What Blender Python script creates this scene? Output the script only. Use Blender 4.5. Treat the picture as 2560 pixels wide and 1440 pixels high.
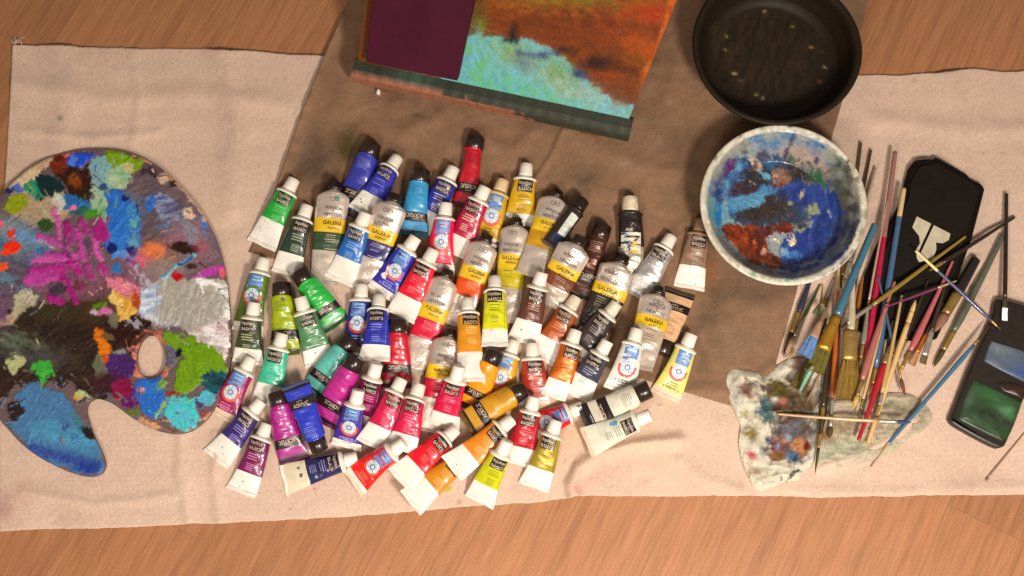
import bpy, math, random
import numpy as np
from mathutils import Matrix, Vector

random.seed(7); RNG = np.random.RandomState(11)
sc = bpy.context.scene
COL = sc.collection
for o in list(bpy.data.objects): bpy.data.objects.remove(o)

# ------------------------------------------------------------------ camera, world, lamps
TILT = math.radians(13.0); DIST = 1.5; WIDTH = 1.28
CAM = np.array([0.0, -DIST*math.sin(TILT), DIST*math.cos(TILT)])
cd = bpy.data.cameras.new('camera'); cam = bpy.data.objects.new('camera', cd); COL.objects.link(cam)
cam.location = CAM; cam.rotation_euler = (TILT, 0, 0)
cd.sensor_width = 36; cd.lens = 36*DIST/WIDTH; cd.clip_start = .05; cd.clip_end = 50
sc.camera = cam
sc.render.resolution_x, sc.render.resolution_y = 1024, 576

world = bpy.data.worlds.new('World'); sc.world = world; world.use_nodes = True
bg = world.node_tree.nodes['Background']
bg.inputs['Color'].default_value = (1.0, .84, .72, 1); bg.inputs['Strength'].default_value = .26
def lamp(name, loc, aim, size, power, col):
    d = bpy.data.lights.new(name, 'AREA'); d.shape = 'DISK'; d.size = size; d.energy = power; d.color = col
    o = bpy.data.objects.new(name, d); COL.objects.link(o); o.location = loc
    o.rotation_euler = (Vector(aim)-Vector(loc)).to_track_quat('-Z', 'Y').to_euler()
    return o
lamp('key_lamp', (.50, -.84, 1.22), (-.10, -.25, 0), .26, 25, (1, .885, .77))
lamp('fill_lamp', (-.30, -1.15, 1.35), (-.2, -.25, 0), .5, 14, (1, .90, .79))  # soft fill added to brighten the near side, no such lamp known
sc.view_settings.view_transform = 'Standard'; sc.view_settings.look = 'None'
sc.view_settings.exposure = -.08; sc.view_settings.gamma = 1
sc.view_settings.use_curve_mapping = False

# ------------------------------------------------------------------ photo pixel <-> world
CT, ST = math.cos(TILT), math.sin(TILT)
PX = WIDTH/2560/DIST
def P(px, py, z=0.0):
    u = (np.asarray(px, float)-1280)*PX; v = -(np.asarray(py, float)-720)*PX
    dx = u; dy = v*CT + ST; dz = v*ST - CT
    k = (z-CAM[2])/dz
    return CAM[0]+dx*k, CAM[1]+dy*k
def PR(x, y, z):
    X = x-CAM[0]; Y = y-CAM[1]; Z = z-CAM[2]
    u = X; v = Y*CT + Z*ST; w = -(Y*-ST + Z*CT)
    return 1280+u/w/PX, 720-v/w/PX
def V(px, py, z=0.0):
    x, y = P(px, py, z); return Vector((float(x), float(y), float(z)))
def SCL(px, py, z=.01):
    a = V(px-5, py, z); b = V(px+5, py, z); return (a-b).length/10

# ------------------------------------------------------------------ numpy noise and painting engine
def _h(ix, iy, seed):
    n = (ix.astype(np.int64)*374761393 + iy.astype(np.int64)*668265263 + seed*1274126177) & 0x7fffffff
    n = ((n ^ (n >> 13))*1274126177) & 0x7fffffff
    return ((n ^ (n >> 16)) & 0xffff)/65535.0
def vnoise(x, y, seed=0):
    ix = np.floor(x); iy = np.floor(y); fx = x-ix; fy = y-iy
    fx = fx*fx*(3-2*fx); fy = fy*fy*(3-2*fy)
    a = _h(ix, iy, seed); b = _h(ix+1, iy, seed); c = _h(ix, iy+1, seed); d = _h(ix+1, iy+1, seed)
    return ((a*(1-fx)+b*fx)*(1-fy)+(c*(1-fx)+d*fx)*fy)*2-1
def fbm(x, y, s, octv=3, seed=0):
    r = 0; amp = 1; tot = 0; x = np.asarray(x, float)/s; y = np.asarray(y, float)/s
    for k in range(octv):
        r = r+amp*vnoise(x*2**k+17.3*k, y*2**k-9.1*k, seed+k); tot += amp; amp *= .55
    return r/tot*1.5
def lin(c):
    c = np.asarray(c, float)/255
    return np.where(c <= .04045, c/12.92, ((c+.055)/1.055)**2.4)
def sd_poly(x, y, pts):
    n = len(pts); d = np.full(x.shape, 1e12); inside = np.zeros(x.shape, bool)
    for i in range(n):
        ax, ay = pts[i]; bx, by = pts[(i+1) % n]
        ex, ey = bx-ax, by-ay; L = ex*ex+ey*ey+1e-9
        t = np.clip(((x-ax)*ex+(y-ay)*ey)/L, 0, 1)
        d = np.minimum(d, (x-ax-t*ex)**2+(y-ay-t*ey)**2)
        c = ((ay > y) != (by > y))
        with np.errstate(divide='ignore', invalid='ignore'):
            xi = (bx-ax)*(y-ay)/((by-ay) if by != ay else 1e-9)+ax
        inside ^= c & (x < xi)
    return np.where(inside, -1, 1)*np.sqrt(d)
def sd_line(x, y, pts, w):
    d = np.full(x.shape, 1e12)
    for (ax, ay), (bx, by) in zip(pts[:-1], pts[1:]):
        ex, ey = bx-ax, by-ay; L = ex*ex+ey*ey+1e-9
        t = np.clip(((x-ax)*ex+(y-ay)*ey)/L, 0, 1)
        d = np.minimum(d, (x-ax-t*ex)**2+(y-ay-t*ey)**2)
    return np.sqrt(d)-w
def sd_ell(x, y, cx, cy, rx, ry, ang=0):
    a = math.radians(ang); X = (x-cx)*math.cos(a)+(y-cy)*math.sin(a); Y = -(x-cx)*math.sin(a)+(y-cy)*math.cos(a)
    return (np.sqrt((X/rx)**2+(Y/ry)**2)-1)*min(rx, ry)
def paint(x, y, base, layers, seed=0, rag=5.0, soft=2.0, warp=0.0, fine=1.0, con=0.0, smear=0.0):
    """colours and relief height (0..1) for points given in photo pixels"""
    rgb = np.ones((len(x), 3))*lin(base); hgt = np.zeros(len(x))
    if smear:
        th = .9+2.2*fbm(x, y, 110, 2, seed+400); al = x*np.cos(th)+y*np.sin(th); ac = -x*np.sin(th)+y*np.cos(th)
        q = smear*(vnoise(ac/5.0, al/40, seed+401)+.6*vnoise(ac/3, al/26, seed+402)); x, y = x+q*np.cos(th), y+q*np.sin(th)
    if warp:
        x, y = x+warp*fbm(x, y, 22, 3, seed+300)+warp*.4*fbm(x, y, 6, 2, seed+302), y+warp*fbm(x, y, 22, 3, seed+301)+warp*.4*fbm(x, y, 6, 2, seed+303)
    w1 = fbm(x, y, 14, 3, seed+50); w2 = fbm(x, y, 5, 2, seed+60)
    for i, L in enumerate(layers):
        kind, geo, col = L[0], L[1], L[2]
        op = L[3] if len(L) > 3 else {}
        if kind == 'e': d = sd_ell(x, y, *geo)
        elif kind == 'p': d = sd_poly(x, y, geo)
        elif kind == 'l': d = sd_line(x, y, geo[0], geo[1])
        r = op.get('rag', rag); s = op.get('soft', soft)
        d = d + r*(.75*np.roll(w1, 37*i)*.0 + fbm(x+61*i, y-43*i, 16, 3, seed+i)) + r*.35*w2
        m = 1/(1+np.exp(np.clip(d/s, -30, 30)))
        m = m*op.get('op', 1.0)
        v = op.get('var', .16); ang = math.radians(op.get('ang', (i*67+seed*31) % 180))
        u1 = x*math.cos(ang)+y*math.sin(ang); u2 = -x*math.sin(ang)+y*math.cos(ang)
        st = fbm(u1/5, u2, 6.5, 3, seed+100+i)
        c = lin(col)[None, :]*(1+fine*v*st+v*.8*w2)[:, None]
        if 'mix' in op:
            k = np.clip(.5+.9*fbm(u1/3, u2, 9, 3, seed+200+i), 0, 1)[:, None]
            c = c*(1-k)+lin(op['mix'])[None, :]*k
        rgb = rgb*(1-m[:, None])+c*m[:, None]
        hgt = hgt*(1-m) + m*(op.get('h', .45)+.2*st)
    if con:
        l = rgb.mean(1, keepdims=True); rgb = l+(rgb-l)*(1+.10*con); rgb = np.clip(rgb, .002, 1)**(1+.22*con)*(1+.16*con)
    g = 1+.05*fbm(x, y, 2.2, 1, seed+7)
    return np.clip(rgb*g[:, None], .003, .95), hgt

def dabs(x, y, rgb, h, n, seed, ln, wd, reach):
    """knife and brush dabs that carry paint from one place over its neighbour"""
    r_ = np.random.RandomState(seed); N = len(x)
    for q in range(n):
        i = r_.randint(N); cx, cy = x[i], y[i]; a = 1.2+1.6*float(fbm(np.array([cx]), np.array([cy]), 150, 2, seed)[0])+r_.uniform(-.5, .5)
        L = r_.uniform(*ln); w = r_.uniform(*wd)
        s_ = np.where((np.abs(x-cx) < reach) & (np.abs(y-cy) < reach))[0]
        if len(s_) < 5: continue
        col = rgb[s_[r_.randint(len(s_))]].copy()*r_.uniform(.85, 1.25)+.01*r_.rand()
        X, Y = x[s_], y[s_]; u = (X-cx)*math.cos(a)+(Y-cy)*math.sin(a); v = -(X-cx)*math.sin(a)+(Y-cy)*math.cos(a)
        d = np.maximum(np.abs(u)-L/2, np.abs(v)-w/2*(1-.5*np.clip(u/L+.5, 0, 1)))+1.6*fbm(X, Y, 5, 2, seed+q)
        m = np.clip(.5-d/1.6, 0, 1)*r_.uniform(.6, 1); 
        edge = np.exp(-((np.abs(v)-w/2)/1.2)**2)*.5
        rgb[s_] = rgb[s_]*(1-m[:, None])+np.clip(col, .003, .92)[None]*m[:, None]; h[s_] = h[s_]*(1-m)+m*(.6+edge)

# ------------------------------------------------------------------ materials
MC = {}
def node_mat(name):
    m = bpy.data.materials.new(name); m.use_nodes = True
    return m, m.node_tree, m.node_tree.nodes['Principled BSDF']
def mat(rgb, rough=.45, metal=0.0, coat=0.0, var=.10, scale=90, bump=.0, bscale=300, spec=.5, crough=.12):
    key = (tuple(rgb), rough, metal, coat, var, scale, bump, bscale, spec)
    if key in MC: return MC[key]
    m, nt, b = node_mat('surface')
    c = lin(rgb); N = nt.nodes; Lk = nt.links
    tc = N.new('ShaderNodeTexCoord')
    nz = N.new('ShaderNodeTexNoise'); nz.inputs['Scale'].default_value = scale; nz.inputs['Detail'].default_value = 4
    Lk.new(tc.outputs['Object'], nz.inputs['Vector'])
    nf = N.new('ShaderNodeTexNoise'); nf.inputs['Scale'].default_value = 1100; nf.inputs['Detail'].default_value = 1
    Lk.new(tc.outputs['Object'], nf.inputs['Vector'])
    ad = N.new('ShaderNodeMath'); ad.operation = 'MULTIPLY_ADD'; ad.inputs[1].default_value = .45
    Lk.new(nf.outputs['Fac'], ad.inputs[0]); Lk.new(nz.outputs['Fac'], ad.inputs[2])
    mr = N.new('ShaderNodeMapRange'); mr.inputs['From Min'].default_value = .40; mr.inputs['From Max'].default_value = 1.05
    mr.inputs['To Min'].default_value = 1-var; mr.inputs['To Max'].default_value = 1+var
    Lk.new(ad.outputs[0], mr.inputs['Value'])
    mx = N.new('ShaderNodeVectorMath'); mx.operation = 'SCALE'; mx.inputs[0].default_value = tuple(c)
    Lk.new(mr.outputs['Result'], mx.inputs['Scale']); Lk.new(mx.outputs['Vector'], b.inputs['Base Color'])
    mr2 = N.new('ShaderNodeMapRange'); mr2.inputs['To Min'].default_value = max(.04, rough-.10); mr2.inputs['To Max'].default_value = rough+.12
    Lk.new(nz.outputs['Fac'], mr2.inputs['Value']); Lk.new(mr2.outputs['Result'], b.inputs['Roughness'])
    b.inputs['Metallic'].default_value = metal; b.inputs['Coat Weight'].default_value = coat
    b.inputs['Coat Roughness'].default_value = crough; b.inputs['Specular IOR Level'].default_value = spec
    if bump > 0:
        bn = N.new('ShaderNodeTexNoise'); bn.inputs['Scale'].default_value = bscale; bn.inputs['Detail'].default_value = 3
        Lk.new(tc.outputs['Object'], bn.inputs['Vector'])
        bp = N.new('ShaderNodeBump'); bp.inputs['Strength'].default_value = bump; bp.inputs['Distance'].default_value = .002
        Lk.new(bn.outputs['Fac'], bp.inputs['Height']); Lk.new(bp.outputs['Normal'], b.inputs['Normal'])
    MC[key] = m
    return m
def attr_mat(name, rough=.5, coat=0, bump=.3, bscale=500, metal=0, weave=False, grain=.0, spec=.5):
    m, nt, b = node_mat(name); N = nt.nodes; Lk = nt.links
    at = N.new('ShaderNodeAttribute'); at.attribute_name = 'paint'
    tc = N.new('ShaderNodeTexCoord')
    src = at.outputs['Color']
    if grain > 0:
        g = N.new('ShaderNodeTexNoise'); g.inputs['Scale'].default_value = 700; g.inputs['Detail'].default_value = 2
        g.inputs['Roughness'].default_value = .8
        Lk.new(tc.outputs['Object'], g.inputs['Vector'])
        mr = N.new('ShaderNodeMapRange'); mr.inputs['From Min'].default_value = .3; mr.inputs['From Max'].default_value = .7
        mr.inputs['To Min'].default_value = 1-grain; mr.inputs['To Max'].default_value = 1+grain
        Lk.new(g.outputs['Fac'], mr.inputs['Value'])
        vs = N.new('ShaderNodeVectorMath'); vs.operation = 'SCALE'
        Lk.new(src, vs.inputs[0]); Lk.new(mr.outputs['Result'], vs.inputs['Scale']); src = vs.outputs['Vector']
    Lk.new(src, b.inputs['Base Color'])
    b.inputs['Roughness'].default_value = rough; b.inputs['Coat Weight'].default_value = coat; b.inputs['Coat Roughness'].default_value = .15
    b.inputs['Metallic'].default_value = metal; b.inputs['Specular IOR Level'].default_value = spec
    bn = N.new('ShaderNodeTexNoise'); bn.inputs['Scale'].default_value = bscale; bn.inputs['Detail'].default_value = 3
    Lk.new(tc.outputs['Object'], bn.inputs['Vector'])
    hsrc = bn.outputs['Fac']
    if weave:
        w1 = N.new('ShaderNodeTexWave'); w1.bands_direction = 'X'; w1.inputs['Scale'].default_value = 210; w1.inputs['Distortion'].default_value = 1.5
        w2 = N.new('ShaderNodeTexWave'); w2.bands_direction = 'Y'; w2.inputs['Scale'].default_value = 210; w2.inputs['Distortion'].default_value = 1.5
        Lk.new(tc.outputs['Object'], w1.inputs['Vector']); Lk.new(tc.outputs['Object'], w2.inputs['Vector'])
        a1 = N.new('ShaderNodeMath'); a1.operation = 'ADD'; Lk.new(w1.outputs['Fac'], a1.inputs[0]); Lk.new(w2.outputs['Fac'], a1.inputs[1])
        a2 = N.new('ShaderNodeMath'); a2.operation = 'ADD'; Lk.new(a1.outputs[0], a2.inputs[0]); Lk.new(bn.outputs['Fac'], a2.inputs[1])
        hsrc = a2.outputs[0]
    bp = N.new('ShaderNodeBump'); bp.inputs['Strength'].default_value = bump; bp.inputs['Distance'].default_value = .001
    Lk.new(hsrc, bp.inputs['Height']); Lk.new(bp.outputs['Normal'], b.inputs['Normal'])
    return m

# ------------------------------------------------------------------ object helpers
def mk(name, verts, faces, mats, parent=None, midx=None, smooth=True, color=None):
    me = bpy.data.meshes.new(name)
    me.from_pydata([tuple(map(float, v)) for v in verts], [], [tuple(int(i) for i in f) for f in faces])
    for m in (mats if isinstance(mats, (list, tuple)) else [mats]): me.materials.append(m)
    if midx is not None: me.polygons.foreach_set('material_index', np.asarray(midx, dtype=np.int32))
    if smooth: me.polygons.foreach_set('use_smooth', np.ones(len(me.polygons), dtype=bool))
    if color is not None:
        ca = me.color_attributes.new('paint', 'FLOAT_COLOR', 'POINT')
        c4 = np.ones((len(me.vertices), 4)); c4[:, :3] = color
        ca.data.foreach_set('color', c4.astype(np.float32).ravel())
    me.update()
    o = bpy.data.objects.new(name, me); COL.objects.link(o)
    if parent is not None: o.parent = parent
    return o
def thing(name, label, cat, loc=(0, 0, 0), group=None):
    o = bpy.data.objects.new(name, None); COL.objects.link(o); o.location = loc; o.empty_display_size = .01
    return tag(o, label, cat, group)
def tag(o, label, cat, group=None, kind=None):
    o['label'] = label; o['category'] = cat
    if group: o['group'] = group
    if kind: o['kind'] = kind
    return o
def grid_faces(nr, nc, wrap=False):
    f = []
    cc = nc if wrap else nc-1
    for r in range(nr-1):
        for c in range(cc):
            c2 = (c+1) % nc
            f.append((r*nc+c, r*nc+c2, (r+1)*nc+c2, (r+1)*nc+c))
    return f
def smooth_outline(pts, sub=6):
    p = np.array(pts, float); n = len(p); out = []
    for i in range(n):
        p0, p1, p2, p3 = p[i-1], p[i], p[(i+1) % n], p[(i+2) % n]
        for k in range(sub):
            t = k/sub
            out.append(.5*((2*p1)+(-p0+p2)*t+(2*p0-5*p1+4*p2-p3)*t*t+(-p0+3*p1-3*p2+p3)*t**3))
    return np.array(out)
def prism(name, outline, z0, z1, m, parent=None, bev=.0, px=True, org=(0, 0, 0), smooth=False):
    """solid slab from a closed outline (photo pixels if px, else metres), bevelled rim"""
    o = np.array(outline, float)
    if px:
        xs, ys = P(o[:, 0], o[:, 1], z1)
    else: xs, ys = o[:, 0], o[:, 1]
    area = 0.5*np.sum(xs*np.roll(ys, -1)-np.roll(xs, -1)*ys)
    if area < 0: xs, ys = xs[::-1], ys[::-1]
    n = len(xs)
    tx = np.roll(xs, -1)-np.roll(xs, 1); ty = np.roll(ys, -1)-np.roll(ys, 1); l = np.hypot(tx, ty)+1e-9
    nx, ny = ty/l, -tx/l
    vs = []
    rings = [(0, z0)] + ([(0, z1-bev), (-bev*.35, z1-bev*.3), (-bev, z1)] if bev > 0 else [(0, z1)])
    for off, z in rings:
        for i in range(n): vs.append((xs[i]+nx[i]*off-org[0], ys[i]+ny[i]*off-org[1], z-org[2]))
    fs = []
    for r in range(len(rings)-1):
        for i in range(n):
            j = (i+1) % n; fs.append((r*n+i, r*n+j, (r+1)*n+j, (r+1)*n+i))
    k = (len(rings)-1)*n
    fs.append(tuple(range(k, k+n))); fs.append(tuple(range(n-1, -1, -1)))
    return mk(name, vs, fs, m, parent, smooth=smooth)

# ================================================================== SETTING
# floor: orange laminate planks, grain running up to the right
def floor_mat():
    m, nt, b = node_mat('laminate'); N = nt.nodes; L = nt.links
    tc = N.new('ShaderNodeTexCoord'); mp = N.new('ShaderNodeMapping'); mp.inputs['Rotation'].default_value = (0, 0, math.radians(-63))
    L.new(tc.outputs['Object'], mp.inputs['Vector'])
    br = N.new('ShaderNodeTexBrick'); br.offset = .37; br.inputs['Scale'].default_value = 1
    br.inputs['Brick Width'].default_value = 1.2; br.inputs['Row Height'].default_value = .098
    br.inputs['Mortar Size'].default_value = .0004; br.inputs['Mortar Smooth'].default_value = .3; br.inputs['Bias'].default_value = 0
    br.inputs['Color1'].default_value = (0, 0, 0, 1); br.inputs['Color2'].default_value = (1, 1, 1, 1); br.inputs['Mortar'].default_value = (.5, .5, .5, 1)
    L.new(mp.outputs['Vector'], br.inputs['Vector'])
    s1 = N.new('ShaderNodeMapping'); s1.inputs['Scale'].default_value = (7, 90, 1); L.new(mp.outputs['Vector'], s1.inputs['Vector'])
    off = N.new('ShaderNodeVectorMath'); off.operation = 'MULTIPLY_ADD'; off.inputs[1].default_value = (7, 3, 0)
    L.new(br.outputs['Color'], off.inputs[0]); L.new(s1.outputs['Vector'], off.inputs[2])
    n1 = N.new('ShaderNodeTexNoise'); n1.inputs['Scale'].default_value = 1; n1.inputs['Detail'].default_value = 6; n1.inputs['Roughness'].default_value = .62
    n1.inputs['Distortion'].default_value = .5
    L.new(off.outputs['Vector'], n1.inputs['Vector'])
    s2 = N.new('ShaderNodeMapping'); s2.inputs['Scale'].default_value = (22, 420, 1); L.new(mp.outputs['Vector'], s2.inputs['Vector'])
    n2 = N.new('ShaderNodeTexNoise'); n2.inputs['Scale'].default_value = 1; n2.inputs['Detail'].default_value = 3; L.new(s2.outputs['Vector'], n2.inputs['Vector'])
    cr = N.new('ShaderNodeValToRGB'); e = cr.color_ramp.elements
    e[0].position = .20; e[0].color = (*lin((142, 94, 62)), 1); e[1].position = .80; e[1].color = (*lin((178, 123, 86)), 1)
    q = cr.color_ramp.elements.new(.5); q.color = (*lin((165, 113, 76)), 1)
    L.new(n1.outputs['Fac'], cr.inputs['Fac'])
    mr = N.new('ShaderNodeMapRange'); mr.inputs['From Min'].default_value = .3; mr.inputs['From Max'].default_value = .7
    mr.inputs['To Min'].default_value = .84; mr.inputs['To Max'].default_value = 1.13; L.new(n2.outputs['Fac'], mr.inputs['Value'])
    tone = N.new('ShaderNodeMapRange'); tone.inputs['To Min'].default_value = .93; tone.inputs['To Max'].default_value = 1.06; L.new(br.outputs['Color'], tone.inputs['Value'])
    mu = N.new('ShaderNodeMath'); mu.operation = 'MULTIPLY'; L.new(mr.outputs['Result'], mu.inputs[0]); L.new(tone.outputs['Result'], mu.inputs[1])
    g = N.new('ShaderNodeTexNoise'); g.inputs['Scale'].default_value = 900; g.inputs['Detail'].default_value = 1; L.new(tc.outputs['Object'], g.inputs['Vector'])
    gr = N.new('ShaderNodeMapRange'); gr.inputs['From Min'].default_value = .3; gr.inputs['From Max'].default_value = .7; gr.inputs['To Min'].default_value = .80; gr.inputs['To Max'].default_value = 1.20
    L.new(g.outputs['Fac'], gr.inputs['Value'])
    mu2 = N.new('ShaderNodeMath'); mu2.operation = 'MULTIPLY'; L.new(mu.outputs[0], mu2.inputs[0]); L.new(gr.outputs['Result'], mu2.inputs[1])
    vs = N.new('ShaderNodeVectorMath'); vs.operation = 'SCALE'; L.new(cr.outputs['Color'], vs.inputs[0]); L.new(mu2.outputs[0], vs.inputs['Scale'])
    dk = N.new('ShaderNodeMix'); dk.data_type = 'RGBA'; L.new(br.outputs['Fac'], dk.inputs['Factor'])
    L.new(vs.outputs['Vector'], dk.inputs[6]); dk.inputs[7].default_value = (.22, .115, .055, 1)
    L.new(dk.outputs[2], b.inputs['Base Color'])
    b.inputs['Roughness'].default_value = .48; b.inputs['Specular IOR Level'].default_value = .35
    bp = N.new('ShaderNodeBump'); bp.inputs['Strength'].default_value = .12; bp.inputs['Distance'].default_value = .001
    L.new(n2.outputs['Fac'], bp.inputs['Height']); L.new(bp.outputs['Normal'], b.inputs['Normal'])
    return m
fl = mk('floor', [(-3, -3, 0), (3, -3, 0), (3, 3, 0), (-3, 3, 0)], [(0, 1, 2, 3)], floor_mat(), smooth=False)
fl['kind'] = 'structure'; fl['label'] = 'orange brown laminate floor with diagonal wood grain'

# cloth relief (metres) as a function of photo pixels
def ridge(x, y, pts, w, h):
    d = sd_line(x, y, pts, 0)+3*fbm(x, y, 40, 2, 71); return 1.9*h*np.exp(-(d/w)**2)
def cloth_z(x, y):
    z = .0026 + .0012*fbm(x, y, 150, 3, 3) + .0006*fbm(x/2.2, y, 60, 2, 8)
    z = z + ridge(x, y, [(1442, 1262), (1428, 1215), (1448, 1170), (1500, 1135), (1580, 1110), (1700, 1100)], 16, .0045)
    z = z - ridge(x, y, [(1412, 1262), (1402, 1200), (1425, 1150)], 12, .0012)
    z = z + ridge(x, y, [(455, 1085), (452, 1180), (470, 1300)], 16, .0020)
    z = z + ridge(x, y, [(1230, 1290), (1260, 1170)], 18, .0012)
    z = z + ridge(x, y, [(540, 1090), (535, 1200), (548, 1300)], 14, .0016)
    z = z + ridge(x, y, [(150, 120), (170, 260), (140, 380)], 40, .0022) + ridge(x, y, [(560, 130), (590, 330), (575, 520)], 34, .0024)
    z = z + ridge(x, y, [(30, 205), (260, 250), (480, 235), (720, 262)], 26, .0014)
    z = z + ridge(x, y, [(2280, 1050), (2240, 1090), (2120, 1150), (2060, 1165)], 16, .004)
    z = z + ridge(x, y, [(60, 330), (230, 345), (400, 330)], 12, .0009) + ridge(x, y, [(330, 130), (350, 240), (335, 350)], 14, .0011) + ridge(x, y, [(60, 1230), (240, 1262), (430, 1240)], 14, .0011) + ridge(x, y, [(1700, 1150), (1760, 1200), (1850, 1225)], 16, .0012)
    z = z + ridge(x, y, [(2370, 190), (2400, 420), (2440, 640)], 30, .0022)
    z = z + ridge(x, y, [(2200, 300), (2440, 330), (2600, 318)], 24, .0016)
    z = z + ridge(x, y, [(1900, 1225), (2200, 1235), (2600, 1215)], 20, .0014)
    return np.maximum(z, .0012)
def coons(top, bot, left, right, nx, ny):
    def samp(pl, n):
        pl = np.array(pl, float); d = np.r_[0, np.cumsum(np.hypot(*np.diff(pl, axis=0).T))]; t = np.linspace(0, d[-1], n)
        return np.c_[np.interp(t, d, pl[:, 0]), np.interp(t, d, pl[:, 1])]
    T, B, Lf, R = samp(top, nx), samp(bot, nx), samp(left, ny), samp(right, ny)
    s = np.linspace(0, 1, nx)[None, :, None]; t = np.linspace(0, 1, ny)[:, None, None]
    return ((1-t)*T[None]+t*B[None]+(1-s)*Lf[:, None]+s*R[:, None]
            - ((1-s)*(1-t)*T[0]+s*(1-t)*T[-1]+(1-s)*t*B[0]+s*t*B[-1]))
def sheet(name, G, zf, colf, m):
    ny, nx, _ = G.shape; x = G[..., 0].ravel(); y = G[..., 1].ravel(); z = zf(x, y)
    wx, wy = P(x, y, z); top = np.c_[wx, wy, z]
    rgb = colf(x, y)
    faces = [f[::-1] for f in grid_faces(ny, nx)]
    ring = [i for i in range(nx)] + [r*nx+nx-1 for r in range(1, ny)] + [(ny-1)*nx+i for i in range(nx-2, -1, -1)] + [r*nx for r in range(ny-2, 0, -1)]
    low = top[ring].copy(); low[:, 2] = np.maximum(low[:, 2]-.0018, .0003)
    n0 = len(top); k = len(ring)
    for i in range(k):
        j = (i+1) % k; faces.append((ring[i], ring[j], n0+j, n0+i))
    return mk(name, np.r_[top, low], faces, m, color=np.r_[rgb, rgb[ring]*.8])

top = [(31, 110), (120, 113), (260, 118), (400, 120), (560, 122), (700, 134), (800, 138), (1300, 150), (1900, 168), (2140, 186), (2250, 186), (2350, 179), (2440, 170), (2500, 178), (2760, 172)]
bot = [(-2, 1327), (180, 1322), (400, 1315), (650, 1304), (900, 1290), (1150, 1268), (1330, 1256), (1424, 1246), (1440, 1240), (1560, 1240), (1800, 1240), (2060, 1243), (2400, 1238), (2760, 1234)]
left = [(31, 110), (26, 220), (18, 360), (8, 520), (0, 700), (-6, 900), (-2, 1100), (-2, 1327)]
right = [(2760, 172), (2760, 1234)]
CLOTH = coons(top, bot, left, right, 640, 300)
wob = fbm(CLOTH[..., 0], CLOTH[..., 1], 70, 2, 5)*2.0+fbm(CLOTH[..., 0], CLOTH[..., 1], 9, 2, 6)*.9; CLOTH[..., 1] += wob
def cloth_col(x, y):
    L = [('e', (12, 1275, 16, 22), (150, 90, 95), {'soft': 7, 'op': .55}), ('e', (30, 1240, 25, 9), (170, 125, 118), {'soft': 8, 'op': .5}),
         ('e', (60, 1210, 16, 10), (165, 120, 110), {'soft': 8, 'op': .4}),
         ('e', (1480, 1200, 30, 8, -25), (205, 140, 130), {'soft': 7, 'op': .5}), ('e', (1445, 1215, 12, 18), (205, 145, 135), {'soft': 6, 'op': .5}),
         ('e', (1612, 1205, 8, 6), (170, 120, 105), {'soft': 4, 'op': .5}), ('e', (150, 296, 5, 4), (110, 105, 80), {'rag': 1}),
         ('e', (1118, 1218, 11, 12), (175, 165, 40), {'rag': 3, 'op': .85}), ('e', (1148, 1256, 5, 5), (150, 110, 80), {'rag': 2, 'op': .5}),
         ('e', (460, 540, 60, 30), (170, 135, 108), {'soft': 25, 'op': .25}), ('e', (2400, 1180, 60, 30), (180, 150, 125), {'soft': 25, 'op': .35}),
         ('e', (1360, 1010, 220, 120), (205, 165, 125), {'soft': 40, 'op': .5})]
    rr_ = random.Random(5)
    for q in range(70):
        L.append(('e', (rr_.uniform(0, 2560), rr_.uniform(200, 1300), rr_.uniform(1.6, 4), rr_.uniform(1.4, 3.2)), rr_.choice([(120, 80, 70), (90, 100, 120), (150, 110, 60), (110, 100, 90), (150, 70, 80)]), {'rag': 1.5, 'soft': 1.2, 'op': rr_.uniform(.25, .6)}))
    for q in range(16):
        L.append(('e', (rr_.uniform(0, 2560), rr_.uniform(150, 1300), rr_.uniform(16, 60), rr_.uniform(8, 26), rr_.uniform(0, 90)), rr_.choice([(186, 160, 140), (196, 164, 146), (180, 160, 146)]), {'rag': 12, 'soft': 10, 'op': rr_.uniform(.25, .5)}))
    c, _ = paint(x, y, (209, 182, 163), L, 21, 3)
    k = 1+.06*fbm(x, y, 110, 3, 77)+.05*fbm(x, y, 4.5, 2, 78)
    return c*k[:, None]
canvas_m = attr_mat('cotton canvas', rough=.92, bump=.26, bscale=560, weave=True, grain=.20, spec=.15)
cloth = sheet('drop_cloth', CLOTH, cloth_z, cloth_col, canvas_m)
tag(cloth, 'pale beige cotton drop cloth spread across the wooden floor', 'drop cloth')
# frayed threads at its corner are its own cloth
def tube_curve(name, pts, r, m, parent=None, seg=6):
    pts = [Vector(p) for p in pts]; vs = []; n = len(pts)
    for i, p in enumerate(pts):
        d = (pts[min(i+1, n-1)]-pts[max(i-1, 0)]).normalized(); a = d.cross(Vector((0, 0, 1)));
        a = a.normalized() if a.length > 1e-6 else Vector((1, 0, 0)); b = d.cross(a)
        rr = r[i] if isinstance(r, (list, tuple)) else r
        for k in range(seg):
            t = 2*math.pi*k/seg; vs.append(p+a*math.cos(t)*rr+b*math.sin(t)*rr)
    fs = grid_faces(n, seg, True); fs.append(tuple(range(seg))[::-1]); fs.append(tuple((n-1)*seg+k for k in range(seg)))
    return mk(name, vs, fs, m, parent)
thr_m = mat((205, 182, 158), rough=.95)
for k in range(7):
    sx, sy = 32+random.uniform(0, 26), 109+random.uniform(-1, 3); pts = []
    a = random.uniform(-2.4, -.8)
    for i in range(8):
        pts.append(V(sx, sy, .0025+.002*math.sin(i*.7))); sx += 4*math.cos(a); sy += 3.4*math.sin(a); a += random.uniform(-.5, .5)
    tube_curve('loose_thread', pts, .0005, thr_m, cloth, 5)

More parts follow.
